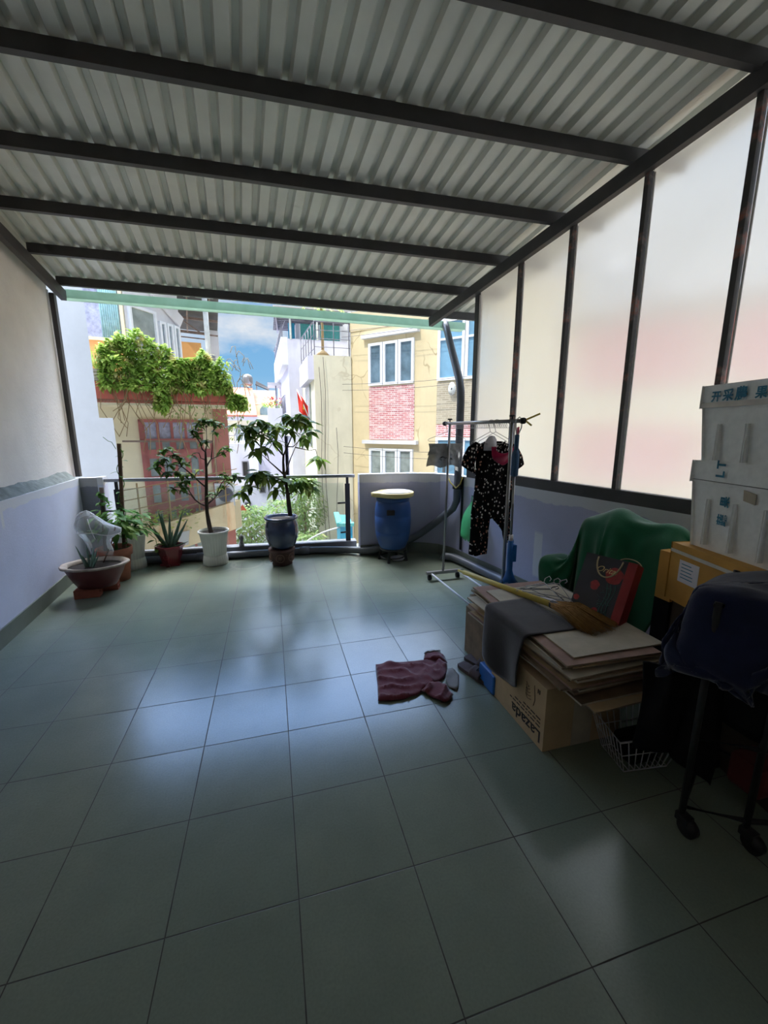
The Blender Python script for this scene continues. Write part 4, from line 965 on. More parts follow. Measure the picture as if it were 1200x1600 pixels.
TB = {"trunk":[[-0.7,4.87,0.382],[-0.714,4.87,0.501],[-0.722,4.87,0.619],[-0.717,4.87,0.764],[-0.705,4.87,0.921],[-0.692,4.87,1.083],[-0.689,4.87,1.202],[-0.685,4.87,1.285]],"b":[[[-0.739,4.87,0.693],[-0.771,4.79,0.729],[-0.808,4.73,0.783],[-0.837,4.67,0.849],[-0.881,4.65,0.874],[-0.943,4.61,0.909],[-1.004,4.57,0.943]],[[-0.808,4.73,0.783],[-0.864,4.77,0.87],[-0.899,4.79,0.945],[-0.935,4.82,1.025]],[[-0.722,4.87,0.907],[-0.761,4.81,0.965],[-0.803,4.75,1.029],[-0.853,4.71,1.095],[-0.897,4.67,1.147],[-0.958,4.65,1.163],[-1.017,4.62,1.167],[-1.069,4.59,1.17]],[[-0.897,4.67,1.147],[-0.937,4.72,1.217],[-0.989,4.77,1.281],[-1.033,4.77,1.335]],[[-0.704,4.87,0.713],[-0.665,4.95,0.741],[-0.627,4.99,0.778],[-0.581,5.05,0.827],[-0.526,5.09,0.872],[-0.469,5.13,0.933],[-0.425,5.17,0.988]],[[-0.627,4.99,0.778],[-0.561,4.92,0.917],[-0.506,4.89,0.983],[-0.461,4.87,1.027]],[[-0.689,4.87,1.118],[-0.669,4.92,1.163],[-0.643,4.95,1.203],[-0.593,4.99,1.221],[-0.516,5.05,1.252],[-0.467,5.07,1.287]],[[-0.643,4.95,1.203],[-0.633,4.97,1.279],[-0.62,4.99,1.391],[-0.605,4.99,1.504]],[[-0.685,4.87,1.285],[-0.666,4.87,1.361],[-0.663,4.89,1.449],[-0.658,4.89,1.545]],[[-0.685,4.87,1.285],[-0.707,4.81,1.315],[-0.714,4.77,1.384],[-0.747,4.73,1.445],[-0.776,4.71,1.491]],[[-0.698,4.87,1.202],[-0.729,4.82,1.22],[-0.742,4.81,1.275]]],"c":[[-0.657,4.89,1.599,12],[-0.69,4.87,1.625,9],[-0.608,4.92,1.613,10],[-0.564,4.97,1.573,8],[-0.725,4.82,1.571,10],[-0.772,4.77,1.517,8],[-0.739,4.77,1.464,7],[-0.689,4.82,1.396,7],[-0.519,4.99,1.587,5],[-0.586,4.99,1.49,6],[-0.512,5.05,1.303,8],[-0.472,5.07,1.316,6],[-0.542,5.05,1.267,5],[-1.097,4.77,1.296,8],[-1.033,4.77,1.335,9],[-0.98,4.77,1.254,10],[-1.096,4.62,1.201,7],[-1.045,4.62,1.238,9],[-1.118,4.59,1.139,8],[-0.987,4.65,1.17,8],[-0.933,4.77,1.227,8],[-0.867,4.72,1.175,6],[-1.025,4.62,1.082,8],[-0.961,4.72,1.084,9],[-0.916,4.79,1.035,10],[-0.948,4.79,0.967,9],[-0.88,4.77,0.981,7],[-0.901,4.72,0.92,6],[-0.974,4.59,0.926,5],[-0.832,4.75,1.064,4],[-0.432,5.17,0.996,9],[-0.486,5.12,0.972,8],[-0.519,4.92,1.024,7],[-0.499,5.07,0.933,7],[-0.574,5.02,0.883,5],[-0.392,5.17,0.949,5],[-0.656,4.92,0.819,6],[-0.678,4.87,0.791,4],[-0.744,4.77,1.094,3],[-0.806,4.77,1.265,4]]}
# tree in the blue pot
cx, cy_ = .075, 4.70
pe = thing('clay_pedestal', (cx-.01,cy_,0), 'brown clay pedestal with round reliefs under the blue glazed pot', 'pedestal')
mb = MB(); mb.lathe([(.10,.0),(.115,.01),(.105,.03),(.125,.06),(.14,.12),(.138,.155),(.15,.165),(.15,.19),(.10,.19)], (cx-.01,cy_,0), 36, True, True); mb.build('body', T['pedestal'], pe)
for a in (-1.75,-.75,-2.75):
    o = Vector((cx-.01+.137*math.cos(a), cy_+.137*math.sin(a), .10)); d = Vector((math.cos(a),math.sin(a),0)); s_ = Vector((-d.y,d.x,0))
    mb = MB(); mb.tube([o + (s_*math.cos(2*PI*k/20)+Vector((0,0,1))*math.sin(2*PI*k/20))*.045 for k in range(20)], .006, 6, closed=True)
    for k in range(4): q = PI*k/4; mb.tube([o-(s_*math.cos(q)+Vector((0,0,1))*math.sin(q))*.03, o+(s_*math.cos(q)+Vector((0,0,1))*math.sin(q))*.03], .005, 5)
    mb.build('relief', T['pedestal_hi'], pe)
pt = thing('potted_tree', (cx,cy_,.19), 'tree with broad drooping leaves in a round blue glazed pot', 'potted tree')
mb = MB(); mb.lathe([(.09,.0),(.12,.005),(.15,.05),(.178,.13),(.186,.20),(.182,.27),(.165,.325),(.160,.335),(.185,.345),(.19,.36),(.183,.37),(.165,.365),(.160,.34),(.150,.335)], (cx,cy_,.19), 44); mb.build('pot', T['blueglaze'], pt)
mb = MB(); mb.lathe([(.158,.0),(.10,.012),(0,.018)], (cx,cy_,.525), 24, False); mb.build('soil', T['soil'], pt)
tree(pt, TA, T['bark'], T['leafA'], .026, .155, .064, 5, .35)
# tree in the white pot
def fluted(n, amp): return lambda a, z: 1 + amp*abs(math.sin(a*n/2))*(1 if .03 < z < .36 else .35)
cx, cy_ = -.68, 4.93
pt = thing('potted_tree', (cx,cy_,0), 'small-leaved angular tree in a fluted white pot', 'potted tree')
mb = MB(); mb.lathe([(.12,.0),(.135,.0),(.132,.05),(.122,.11),(.115,.115),(.120,.12),(.124,.2),(.138,.30),(.152,.365),(.165,.375),(.165,.395),(.155,.395),(.148,.36)], (cx,cy_,0), 84, True, False, fl=fluted(28,.05)); mb.build('pot', T['whitepot'], pt)
mb = MB(); mb.lathe([(.148,.0),(.08,.01),(0,.015)], (cx,cy_,.365), 24, False); mb.build('soil', T['soil'], pt)
tree(pt, TB, T['bark'], T['leafB'], .024, .084, .045, 9, .05)
# aloe in a hexagonal red pot
cx, cy_ = -1.165, 5.02
pt = thing('potted_aloe', (cx,cy_,0), 'spiky grey green aloe in a hexagonal dark red pot', 'potted plant')
mb = MB(); mb.lathe([(.085,.0),(.10,.0),(.098,.025),(.118,.13),(.135,.20),(.158,.205),(.158,.23),(.14,.23),(.13,.2)], (cx,cy_,.0), 6, smooth=False, rot=.35); mb.build('pot', T['redpot'], pt)
for k in range(6):
    a = .35+k*PI/3; mb = MB(); mb.box((cx+.10*math.cos(a)-.018,cy_+.10*math.sin(a)-.018,-.0), (cx+.10*math.cos(a)+.018,cy_+.10*math.sin(a)+.018,.02)); mb.build('foot', T['redpot'], pt)
o = Vector((cx-.03,cy_-.108,.115)); mb = MB(); mb.tube([o+Vector((.028*math.cos(2*PI*k/16),0,.028*math.sin(2*PI*k/16))) for k in range(16)], .0025, 5, closed=True); mb.tube([o+Vector((-.02,0,0)), o+Vector((.02,0,0))], .0022, 5); mb.tube([o+Vector((0,0,-.02)), o+Vector((0,0,.02))], .0022, 5); mb.build('relief', T['poppy'], pt)
mb = MB(); mb.lathe([(.128,.0),(0,.015)], (cx,cy_,.205), 6, False, rot=.35); mb.build('soil', T['soil'], pt)
def aloe_leaf(mb, p, tip, w, bow=.1):
    p = Vector(p); tip = Vector(tip); d = tip-p; sd = d.cross(Vector((0,1,.2))).normalized() if abs(d.normalized().y) < .95 else Vector((1,0,0)); nn = sd.cross(d.normalized()); n = 8; vs = []
    for i in range(n+1):
        t = i/n; c = p + d*t - Vector((0,0,1))*bow*d.length*(t*t-t) ; ww = w*(1-t)**.75*(.85+.3*t)
        vs += [c-sd*ww, c-nn*ww*.15, c+sd*ww, c+nn*ww*.6]
    fs = []
    for i in range(n):
        for k in range(4): fs.append((4*i+k, 4*i+(k+1) % 4, 4*i+4+(k+1) % 4, 4*i+4+k))
    mb.add(vs, fs, True)
for i, (x, y, z) in enumerate(((-1.385,5.02,.52),(-1.31,4.96,.475),(-1.26,5.05,.645),(-1.215,4.98,.62),(-1.134,5.0,.60),(-.994,5.04,.63),(-.942,4.97,.54),(-.94,4.9,.29),(-1.10,4.93,.43))):
    mb = MB(); aloe_leaf(mb, (cx+(x-cx)*.12, cy_-.02+(y-cy_)*.3, .21), (x,y,z), .026 if i != 7 else .014, -.12 if i in (0,6,1) else .0); mb.build('leaf', T['aloe'], pt)
# white pot with climber behind the terracotta pot
cx, cy_ = -1.545, 5.01
pt = thing('potted_climber', (cx,cy_,0), 'bushy green plant in a fluted white pot, behind the terracotta pot', 'potted plant')
mb = MB(); mb.lathe([(.11,.0),(.122,.0),(.118,.05),(.108,.11),(.103,.115),(.106,.12),(.112,.2),(.125,.30),(.135,.36),(.145,.37),(.145,.385),(.135,.385),(.13,.35)], (cx,cy_,0), 72, fl=fluted(24,.05)); mb.build('pot', T['whitepot'], pt)
mb = MB(); mb.lathe([(.13,.0),(0,.015)], (cx,cy_,.355), 20, False); mb.build('soil', T['soil'], pt)
random.seed(31); lf = MB(); stm = MB()
for k in range(120):
    a = rnd(0,2*PI); r = rnd(.0,.22); zz = .40+rnd(0,.30)*(1-r*1.5); p = Vector((cx+.05+r*math.cos(a), cy_-.05+r*math.sin(a)*.7, zz))
    lf.leaf(p, (math.cos(a), math.sin(a), rnd(-.5,.5)), (0,0,1), rnd(.06,.11), rnd(.04,.06), .3, 3)
for k in range(16):
    a = rnd(0,2*PI); stm.tube([(cx,cy_,.36),(cx+.1*math.cos(a),cy_+.08*math.sin(a),.55)], [.006,.003], 5)
for k in range(9):
    p = Vector((cx+.27+rnd(-.05,.06), cy_-.03, .13+.022*k)); lf.leaf(p, (rnd(-1,1),rnd(-1,.2),rnd(-.3,.4)), (0,0,1), .085, .055, .3, 3)
stm.tube([(cx,cy_,.37),(cx+.15,cy_-.02,.42),(cx+.25,cy_-.03,.32),(cx+.27,cy_-.03,.12)], .004, 5)
stm.build('stems', T['leafC'], pt); lf.build('foliage', T['leafC'], pt)
# terracotta pot, stake and vine
cx, cy_ = -1.60, 4.64
pt = thing('staked_climber', (cx,cy_,0), 'terracotta pot with a vine climbing a tall brown stake', 'potted plant')
mb = MB(); mb.lathe([(.10,.0),(.115,.0),(.135,.20),(.142,.255),(.158,.26),(.165,.34),(.155,.345),(.148,.33),(.14,.28)], (cx,cy_,0), 36); mb.build('pot', T['terracotta'], pt)
mb = MB(); mb.lathe([(.145,.0),(0,.02)], (cx,cy_,.29), 20, False); mb.build('soil', T['soil'], pt)
mb = MB(); mb.bar((-1.525,4.70,.30), (-1.469,4.75,1.385), .032, .024, (0,1,0)); mb.build('stake', T['stake'], pt)
mb = MB(); mb.tube([(-1.68,4.66,.30),(-1.665,4.72,.95)], .022, 8); mb.build('short_stake', T['bark'], pt)
lf = MB(); stm = MB(); pts = []
for k in range(40):
    f = k/39; z = .32+1.02*f; pts.append((-1.525+.056*f+.03*math.sin(k*.55), 4.69+.05*f+.03*math.cos(k*.55), z))
stm.tube(pts, .004, 5); stm.tube([(-1.50,4.74,1.33),(-1.53,4.74,1.40),(-1.56,4.74,1.41),(-1.60,4.74,1.45)], .003, 5); stm.tube([(-1.59,4.67,.30),(-1.58,4.68,.55)], .014, 6)
stm.build('vine_stem', T['leafC'], pt)
for k, p in enumerate(pts):
    if k % 2 == 0: lf.leaf(p, (math.cos(k*2.2), math.sin(k*2.2)*.7, rnd(-.2,.4)), (0,0,1), rnd(.06,.085), .05, .25, 3)
for k in range(95):
    a = rnd(0,2*PI); r = rnd(0,.24); p = Vector((-1.57+r*math.cos(a), 4.66+r*math.sin(a)*.7, .50+rnd(-.05,.26)*(1.1-r*2)))
    lf.leaf(p, (math.cos(a), math.sin(a), rnd(-.6,.3)), (0,0,1), rnd(.08,.14), rnd(.05,.075), .35, 3)
for k in range(20):
    p = Vector((-1.665+rnd(-.03,.03), 4.70+rnd(-.03,.03), rnd(.6,.92))); lf.leaf(p, (rnd(-1,1),rnd(-1,0),rnd(-.4,.3)), (0,0,1), .07, .05, .3, 3)
lf.build('foliage', T['leafC'], pt)
# oval bowl on two bricks
def brick(lo, hi, rot, lab):
    c = ((lo[0]+hi[0])/2, (lo[1]+hi[1])/2, lo[2]); mb = MB(); Mx = Rz(rot, c); x0, y0, z0 = lo; x1, y1, z1 = hi; h = z1-z0; wdt = y1-y0
    ts = .012
    for z in (z0, z0+(h-ts)/2, z1-ts): mb.box((x0,y0,z), (x1,y1,z+ts), Mx)
    for y in (y0, y0+(wdt-ts)/2, y1-ts): mb.box((x0,y,z0+.0005), (x1,y+ts,z1-.0005), Mx)
    o = mb.build('hollow_brick', T['brick']); tag(o, lab, 'brick', 'bricks under the bonsai bowl'); return recenter(o, c)
brick((-1.80,4.145,0), (-1.60,4.235,.08), .06, 'red hollow brick under the bonsai bowl, nearer to the lavender wall')
brick((-1.70,4.30,0), (-1.50,4.39,.08), .10, 'red hollow brick under the bonsai bowl, nearer to the terracotta pot')
cx, cy_ = -1.64, 4.26
pt = thing('bonsai_bowl', (cx,cy_,.08), 'wide oval maroon bowl with a chipped pale rim and a small aloe, raised on bricks', 'planter')
mb = MB(); mb.lathe([(.12,.0),(.155,.0),(.185,.05),(.225,.13),(.25,.195)], (cx,cy_,.0805), 44, True, False, 1, .74, rot=0); mb.build('bowl', T['bowl'], pt)
mb = MB(); mb.lathe([(.248,.194),(.278,.20),(.282,.215),(.27,.222),(.235,.215),(.222,.19)], (cx,cy_,.0805), 44, False, False, 1, .74, fl=lambda a, z: 1+.012*math.sin(9*a)+.008*math.sin(17*a)); mb.build('rim', T['bowl_rim'], pt)
mb = MB(); mb.lathe([(.232,.0),(.12,.01),(0,.02)], (cx,cy_,.265), 30, False, False, 1, .74); mb.build('soil', T['soil'], pt)
for x, y, z in ((-1.745,4.18,.50),(-1.665,4.2,.51),(-1.69,4.25,.44),(-1.62,4.18,.42),(-1.59,4.22,.45),(-1.56,4.16,.40),(-1.71,4.2,.40),(-1.64,4.28,.46)):
    mb = MB(); aloe_leaf(mb, (-1.665+(x+1.665)*.3,4.22+(y-4.22)*.5,.28), (x,y,z), .014); mb.build('leaf', T['aloe'], pt)
mb = MB(); mb.tube([(-1.60,4.33,.27),(-1.52,4.36,.45),(-1.47,4.38,.62)], .006, 6); mb.build('cane', T['stake'], pt)
# plastic bag pulled over the cane
pb = thing('plastic_bag', (-1.58,4.30,.40), 'crumpled clear plastic bag hooded over the small aloe in the bonsai bowl', 'plastic bag')
mb = MB(); random.seed(8)
def bagp(i, j):
    a = 2*PI*j/28; t = i/12
    ax = Vector((-1.675,4.32,.79)).lerp(Vector((-1.575,4.27,.40)), t)
    r = [.004,.045,.075,.10,.118,.125,.122,.112,.10,.088,.08,.078,.08][i]*(1+.22*abs(math.cos(2*a+.6))-.12)
    cr = .018*mnoise.noise((math.cos(a)*3, math.sin(a)*3, t*5))
    x = math.cos(a)*(r+cr)*1.1; y = math.sin(a)*(r+cr)
    kx = .10*max(0, math.cos(a-.25))**6*math.exp(-((t-.45)/.12)**2)
    return ax + Vector((x+kx, y, .3*x*-.6+.02*math.sin(3*a)*t))
mb.grid(bagp, 13, 29); mb.build('film', T['clear'], pb)
mb = MB(); c = [bagp(4,j) for j in (17,19,21,23,25,27)]; mb.tube([bagp(i, 22+ (i-5)*1.0 if False else 22) for i in range(2,9)], .003, 4); mb.tube([bagp(6, j)+Vector((0,0,0)) for j in range(14,29)], .004, 5); mb.build('fold', T['white_cloth'], pb)
# ------------------------------------------------------------------ clothes rack and what hangs on it
rk = thing('clothes_rack', (1.70,3.2,0), 'wheeled steel clothes rack beside the frosted wall, with clothes on its rail', 'clothes rack')
def rx(y): return 1.685 + .035*(3.75-y)
HB = 1.575
mb = MB(); mb.tube([(rx(3.86),3.86,HB+.002),(rx(2.60),2.60,HB+.002)], .014, 12); mb.build('top_rail', M['steel_light'], rk)
for y in (3.86,2.60):
    mb = MB(); mb.tube([(rx(y),y-.012,HB+.002),(rx(y),y+.012,HB+.002)], .022, 12); mb.build('end_cap', M['black_metal'], rk)
for y in (3.75,2.73):
    mb = MB(); mb.tube([(rx(y)-.03*(y > 3),y,.085),(rx(y),y,HB)], .012 if y > 3 else .014, 10); mb.build('post', M['steel_light'], rk)
    mb = MB(); mb.tube([(rx(y),y,HB+.012),(rx(y),y,HB+.035)], .006, 6); mb.lathe([(0,0),(.022,.0),(.022,.012),(0,.014)], (rx(y),y,HB+.034), 12); mb.build('knob', M['black_metal'], rk)
    mb = MB(); mb.bar((1.475+(3.75-y)*.03,y,.075), (1.865+(3.75-y)*.04,y,.075), .03, .03); mb.build('foot_bar', M['steel_light'], rk)
    for x in (1.51,1.82):
        x += (3.75-y)*.035; mb = MB(); mb.tube([(x-.016,y,.026),(x+.016,y,.026)], .026, 14); mb.box((x-.012,y-.012,.03), (x+.012,y+.012,.06)); mb.build('castor', M['black_metal'], rk)
for x in (1.525,1.83):
    mb = MB(); mb.tube([(x,3.74,.07),(x+.035,2.74,.07)], .008, 8); mb.build('floor_rod', T['white_wire'], rk)
# white plastic spiral that keeps the hangers apart
mb = MB(); n = 34*10; mb.tube([(rx(3.70-.93*i/n)+.020*math.sin(2*PI*i/10), 3.70-.93*i/n, HB-.026+.022*math.cos(2*PI*i/10)) for i in range(n+1)], .0016, 4); mb.build('hanger_spiral', T['white_wire'], rk)
def hanger(y, lab, wdt=.20, drop=.075, x0=None, tilt=0, hz=0):
    x = rx(y) if x0 is None else x0; z = HB
    pts = [(x+.026,y,z-.032),(x+.028,y,z-.012),(x+.018,y,z+.010+.008),(x,y,z+.0195),(x-.016,y,z+.012),(x-.020,y,z-.010),(x-.008,y,z-.045),(x,y,z-.075-hz)]
    mb = MB(); mb.tube(pts, .0022, 6)
    zc = z-.075-hz; tri = [(x,y,zc),(x-wdt,y,zc-drop-tilt),(x-wdt-.012,y,zc-drop-.012-tilt),(x-wdt,y,zc-drop-.022-tilt),(x+wdt,y,zc-drop-.022+tilt),(x+wdt+.012,y,zc-drop-.012+tilt),(x+wdt,y,zc-drop+tilt),(x,y,zc)]
    mb.tube(tri, .0022, 6); o = mb.build('wire_hanger', T['wire']); tag(o, lab, 'hanger', 'wire hangers on the rack'); return recenter(o, (x,y,z))
hanger(3.80, 'wire hanger holding the grey plastic sheet at the far end of the rack rail', .19, .07)
hanger(3.02, 'wire hanger inside the neck of the black floral top', .15, .075)
hanger(2.94, 'wire hanger carrying the crimson hood, nearest the rack knob', .14, .07)
# grey printed plastic sheet
y0 = 3.80; mb = MB(); xm = rx(3.8)-.015
def sheet(i, j, x0, x1, z0, z1, dy):
    u = i/18; v = j/12; x = x0+(x1-x0)*u + .012*math.sin(v*5+u*2); z = z0+(z1-z0)*v + .014*math.sin(u*11)*v
    return Vector((x, y0+dy+.018*math.sin(u*13+v*2)*v+.012*mnoise.noise((u*4,v*4,dy)), z))
gs = thing('plastic_sheet', (xm,3.8,1.4), 'grey and clear plastic carrier with dark print, folded over a hanger', 'plastic sheet')
mb.grid(lambda i, j: sheet(i, j, xm-.185, xm+.15, 1.385, 1.16, -.012), 19, 13); mb.grid(lambda i, j: sheet(i, j, xm-.18, xm+.12, 1.386, 1.27, -.028), 19, 13); mb.build('grey_film', T['grey_print'], gs)
mb = MB(); mb.grid(lambda i, j: sheet(i, j, xm-.10, xm+.185, 1.387, 1.105, .012), 19, 13); mb.build('clear_film', T['clear'], gs)
mb = MB()
for k in range(26): x = xm-.09+.13*random.random(); z = 1.222+.035*random.random(); mb.box((x,y0-.05,z), (x+.018,y0-.049,z+.004))
mb.build('print', T['ink'], gs)

# black floral top and trousers
def garment_outline(rows, y, depth, fold, seed):
    """rows: (z, x_left, x_right); a flattened tube"""
    mb = MB(); n = 40; vs = []
    for r, (z, a, b) in enumerate(rows):
        cxm = (a+b)/2; w = (b-a)/2
        for k in range(n):
            q = 2*PI*k/n; xx = cxm+w*math.copysign(abs(math.cos(q))**.8, math.cos(q)); dep = depth*min(1, w/.08)
            f = fold*math.sin(xx*58+seed+r*.25)*min(1, r/5)
            vs.append((xx, y+dep*math.sin(q)+f, z + .006*math.sin(xx*40+seed)*(1 if r == len(rows)-1 else 0)))
    fs = [(i*n+k, i*n+(k+1) % n, (i+1)*n+(k+1) % n, (i+1)*n+k) for i in range(len(rows)-1) for k in range(n)]
    return mb.add(vs, fs, True)
def rows_from(keys, n):
    out = []
    for i in range(n+1):
        z = keys[0][0]+(keys[-1][0]-keys[0][0])*i/n
        for a, b in zip(keys, keys[1:]):
            if b[0] <= z+1e-9 <= a[0]+2e-9 or (a[0] >= z >= b[0]):
                f = (a[0]-z)/(a[0]-b[0]) if a[0] != b[0] else 0; f = f*f*(3-2*f); out.append((z, a[1]+(b[1]-a[1])*f, a[2]+(b[2]-a[2])*f)); break
    return out
gt = thing('floral_blouse', (1.74,2.99,1.42), 'black short-sleeved top with small pale flowers hanging on the rack', 'shirt')
mb = garment_outline(rows_from([(1.425,1.655,1.80),(1.40,1.60,1.865),(1.34,1.575,1.92),(1.15,1.585,1.915),(.95,1.575,1.925),(.80,1.60,1.90)], 26), 2.99, .050, .010, 1)
mb.build('body', T['floral'], gt)
for sg, pts in ((-1, [(1.60,1.405),(1.545,1.365),(1.515,1.29),(1.515,1.225)]), (1, [(1.865,1.395),(1.915,1.35),(1.945,1.29),(1.955,1.225)])):
    mb = MB(); n = 16; vs = []
    for i, (x, z) in enumerate(pts):
        for k in range(n): a = 2*PI*k/n; vs.append((x+.030*math.cos(a)*(1+.35*i) - sg*.0, 2.99+.034*math.sin(a), z-.03*math.cos(a)*(-sg)*(.6+.2*i)-.02*i/3))
    mb.add(vs, [(i*n+k, i*n+(k+1) % n, (i+1)*n+(k+1) % n, (i+1)*n+k) for i in range(3) for k in range(n)], True); mb.build('sleeve', T['floral'], gt)
mb = MB(); mb.tube([(1.66+.14*k/16, 2.935+.02*math.sin(PI*k/16)*-1, 1.425-.055*math.sin(PI*k/16)) for k in range(17)], .006, 6); mb.build('neckline', T['floral'], gt)
tr = thing('floral_trousers', (1.76,3.03,.95), 'matching black floral trousers hanging below the floral top', 'trousers')
mb = garment_outline(rows_from([(1.00,1.60,1.93),(.80,1.585,1.95)], 6), 3.045, .035, .008, 3)
mb.build('waist', T['floral'], tr)
mb = garment_outline(rows_from([(.80,1.585,1.76),(.65,1.588,1.745),(.475,1.578,1.742)], 14), 3.045, .035, .010, 2); mb.build('trouser_leg', T['floral'], tr)
mb = garment_outline(rows_from([(.80,1.78,1.95),(.65,1.885,1.975),(.555,1.90,2.0)], 12), 3.045, .03, .008, 5); mb.build('trouser_leg', T['floral'], tr)
# crimson hood and white cap over the hangers
hd = MB(); n = 26
def hoodp(i, j):
    u = i/(n-1); v = j/9; a = PI*(1.02*u)
    x = 1.785-.095*math.cos(a)*(1+.18*v) ; z = 1.385 + (.10*u*u) - (.070+.095*v)*math.sin(a) + .05*(u > .8)*(u-.8)*5
    return Vector((x, 2.905+.05*(v-.5)+.012*math.sin(9*u+4*v), z-.012*v*math.sin(14*u)))
hd.grid(hoodp, n, 10); o = hd.build('crimson_hood', T['pink'], None, .006); tag(o, 'crimson cloth hood looped over the hangers on the rack', 'hood')
cp = MB(); cp.lathe([(.0,.065),(.022,.06),(.042,.03),(.05,-.01),(.052,-.05)], (1.685,2.95,1.405), 24, False, False, 1, .6, fl=lambda a, z: 1+.14*math.sin(3*a+z*30)+.08*math.sin(7*a)); o = cp.build('white_sun_hat', T['white_cloth'], None, .003); tag(o, 'white cloth cap draped over the hanger above the floral top', 'cap')
# yellow clothes peg at the end of the rail
pg = MB(); pg.bar((1.742,2.585,1.585), (1.83,2.56,1.625), .014, .012); pg.bar((1.742,2.59,1.575), (1.785,2.585,1.545), .012, .010); o = pg.build('clothes_peg', T['yellow_plastic']); tag(o, 'yellow clothes peg clipped on the near end of the rack rail', 'clothes peg')
# mop
mp = thing('mop', (1.72,2.645,.32), 'blue twist mop with a steel shaft hanging from the near end of the rack', 'mop')
mb = MB(); mb.tube([(1.712,2.645,1.46),(1.700,2.645,1.53),(1.70,2.645,1.585),(1.725,2.645,1.605),(1.75,2.645,1.585),(1.745,2.645,1.53),(1.715,2.645,1.46)], .004, 6); mb.build('hook', T['white_wire'], mp)
mb = MB(); mb.tube([(1.715,2.645,1.48),(1.713,2.645,1.36)], .016, 12); mb.tube([(1.713,2.645,1.37),(1.712,2.645,1.34),(1.71,2.645,1.19),(1.71,2.645,1.18)], [.018,.027,.027,.016], 14); mb.build('grip', T['mop_dark'], mp)
mb = MB(); mb.tube([(1.71,2.645,1.2),(1.715,2.645,.65)], .0095, 10); mb.build('shaft', M['steel_light'], mp)
mb = MB(); mb.tube([(1.715,2.645,.74),(1.715,2.645,.69)], .017, 12); mb.build('collar', T['white_cloth'], mp)
mb = MB(); mb.tube([(1.715,2.645,.695),(1.717,2.645,.60),(1.718,2.645,.46),(1.72,2.645,.42),(1.722,2.645,.37)], [.020,.024,.022,.034,.055], 14); mb.box((1.730,2.625,.53), (1.758,2.665,.66)); mb.build('wringer', T['mop_blue'], mp)
mb = MB(); random.seed(4)
for k in range(38):
    a = 2*PI*k/38; r = rnd(.03,.052); mb.tube([(1.722+r*math.cos(a),2.645+r*math.sin(a),.375),(1.722+r*1.5*math.cos(a),2.645+r*1.5*math.sin(a),.345),(1.722+r*1.6*math.cos(a+.2),2.645+r*1.6*math.sin(a+.2),.325)], .006, 5)
mb.build('mop_strands', T['mop_dark'], mp)
# green carrier bag on the wall hook behind the clothes
gb = thing('green_bag', (2.02,3.95,.34), 'thin green plastic bag hanging on the parapet behind the floral clothes', 'plastic bag')
mb = MB()
def gbp(i, j):
    t = i/12; a = 2*PI*j/24; r = [.01,.025,.05,.075,.095,.11,.118,.122,.12,.115,.11,.10,.04][i]
    return Vector((2.060-.05*t+math.cos(a)*r*.45, 3.955+math.sin(a)*r*1.15+.014*mnoise.noise((a*2,t*4,1)), .76-.42*t+.012*math.sin(5*a)*t))
mb.grid(gbp, 13, 25); mb.build('film', T['green_bag'], gb)
mb = MB(); mb.tube([(2.06,3.955,.76),(2.055,3.945,.82),(2.07,3.965,.82),(2.065,3.965,.75)], .004, 5); mb.build('handle', T['green_bag'], gb)
mb = MB(); mb.tube([(2.125,3.955,.83),(2.06,3.955,.818),(2.058,3.955,.83)], .004, 6); o = mb.build('wall_hook', M['black_metal']); tag(o, 'small dark hook in the parapet carrying the green bag', 'hook')

# ------------------------------------------------------------------ cardboard, cloth, boxes beside the frosted wall
lb = thing('shipping_box', (1.4,1.72,0), 'brown cardboard shipping box with upside-down black lettering under the flattened cartons', 'cardboard box')
bx0, bx1, by0, by1, bz = 1.178, 1.62, 1.447, 1.93, .332
mb = MB(); mb.box((bx0,by0,0), (bx1,by1,bz)); mb.build('carton', T['carton'], lb)
mb = MB(); mb.box((bx0+.16,by0-.0012,.0), (bx0+.27,by0,.30)); mb.build('sticker', T['carton_wt'], lb)
text('Lazada', .088, frame((bx0-.0008,by0+.018,.088), (0,1,0), (0,0,-1)), T['ink'], lb, sx=1.05, off=.0012)
mb = MB(); random.seed(2)
for r in range(3):
    y = by0+.03
    while y < by0+.27-.05*r: w_ = rnd(.012,.035); mb.box((bx0-.001,y,.108+.020*r), (bx0,y+w_,.114+.020*r)); y += w_+.008
mb.build('small_print', T['ink'], lb)
mb = MB(); o = Vector((bx0-.001,by0+.11,.245))
for k in range(5): q = .016*k; mb.tube([o+Vector((0,.0+q*.3,-.04+q)), o+Vector((0,.03+.01*math.sin(k*3),-.05+q)), o+Vector((0,.045,-.03+q))], .0012, 4)
mb.tube([o+Vector((0,-.02,.05)), o+Vector((0,-.03,-.02)), o+Vector((0,-.02,-.06))], .0014, 4); mb.tube([o+Vector((0,-.05,.03)), o+Vector((0,-.05,.05))], .003, 4); mb.tube([o+Vector((0,-.062,.03)), o+Vector((0,-.062,.05))], .003, 4); mb.build('handling_mark', T['ink'], lb)
mb = MB(); mb.box((bx0-.012,1.885,.0), (bx0+.09,2.06,.12), None, 0, .012); o = mb.build('blue_bundle', T['mop_blue']); tag(o, 'blue folded plastic bundle on the floor at the far end of the shipping box', 'bundle')
# hidden carton carrying the far end of the pile
mb = MB(); mb.box((1.24,2.07,0), (1.62,2.40,bz-.0005)); o = mb.build('support_box', T['carton_dk']); tag(o, 'dirty cardboard box behind the shipping box, under the far end of the pile', 'cardboard box'); recenter(o, (1.43,2.2,0))
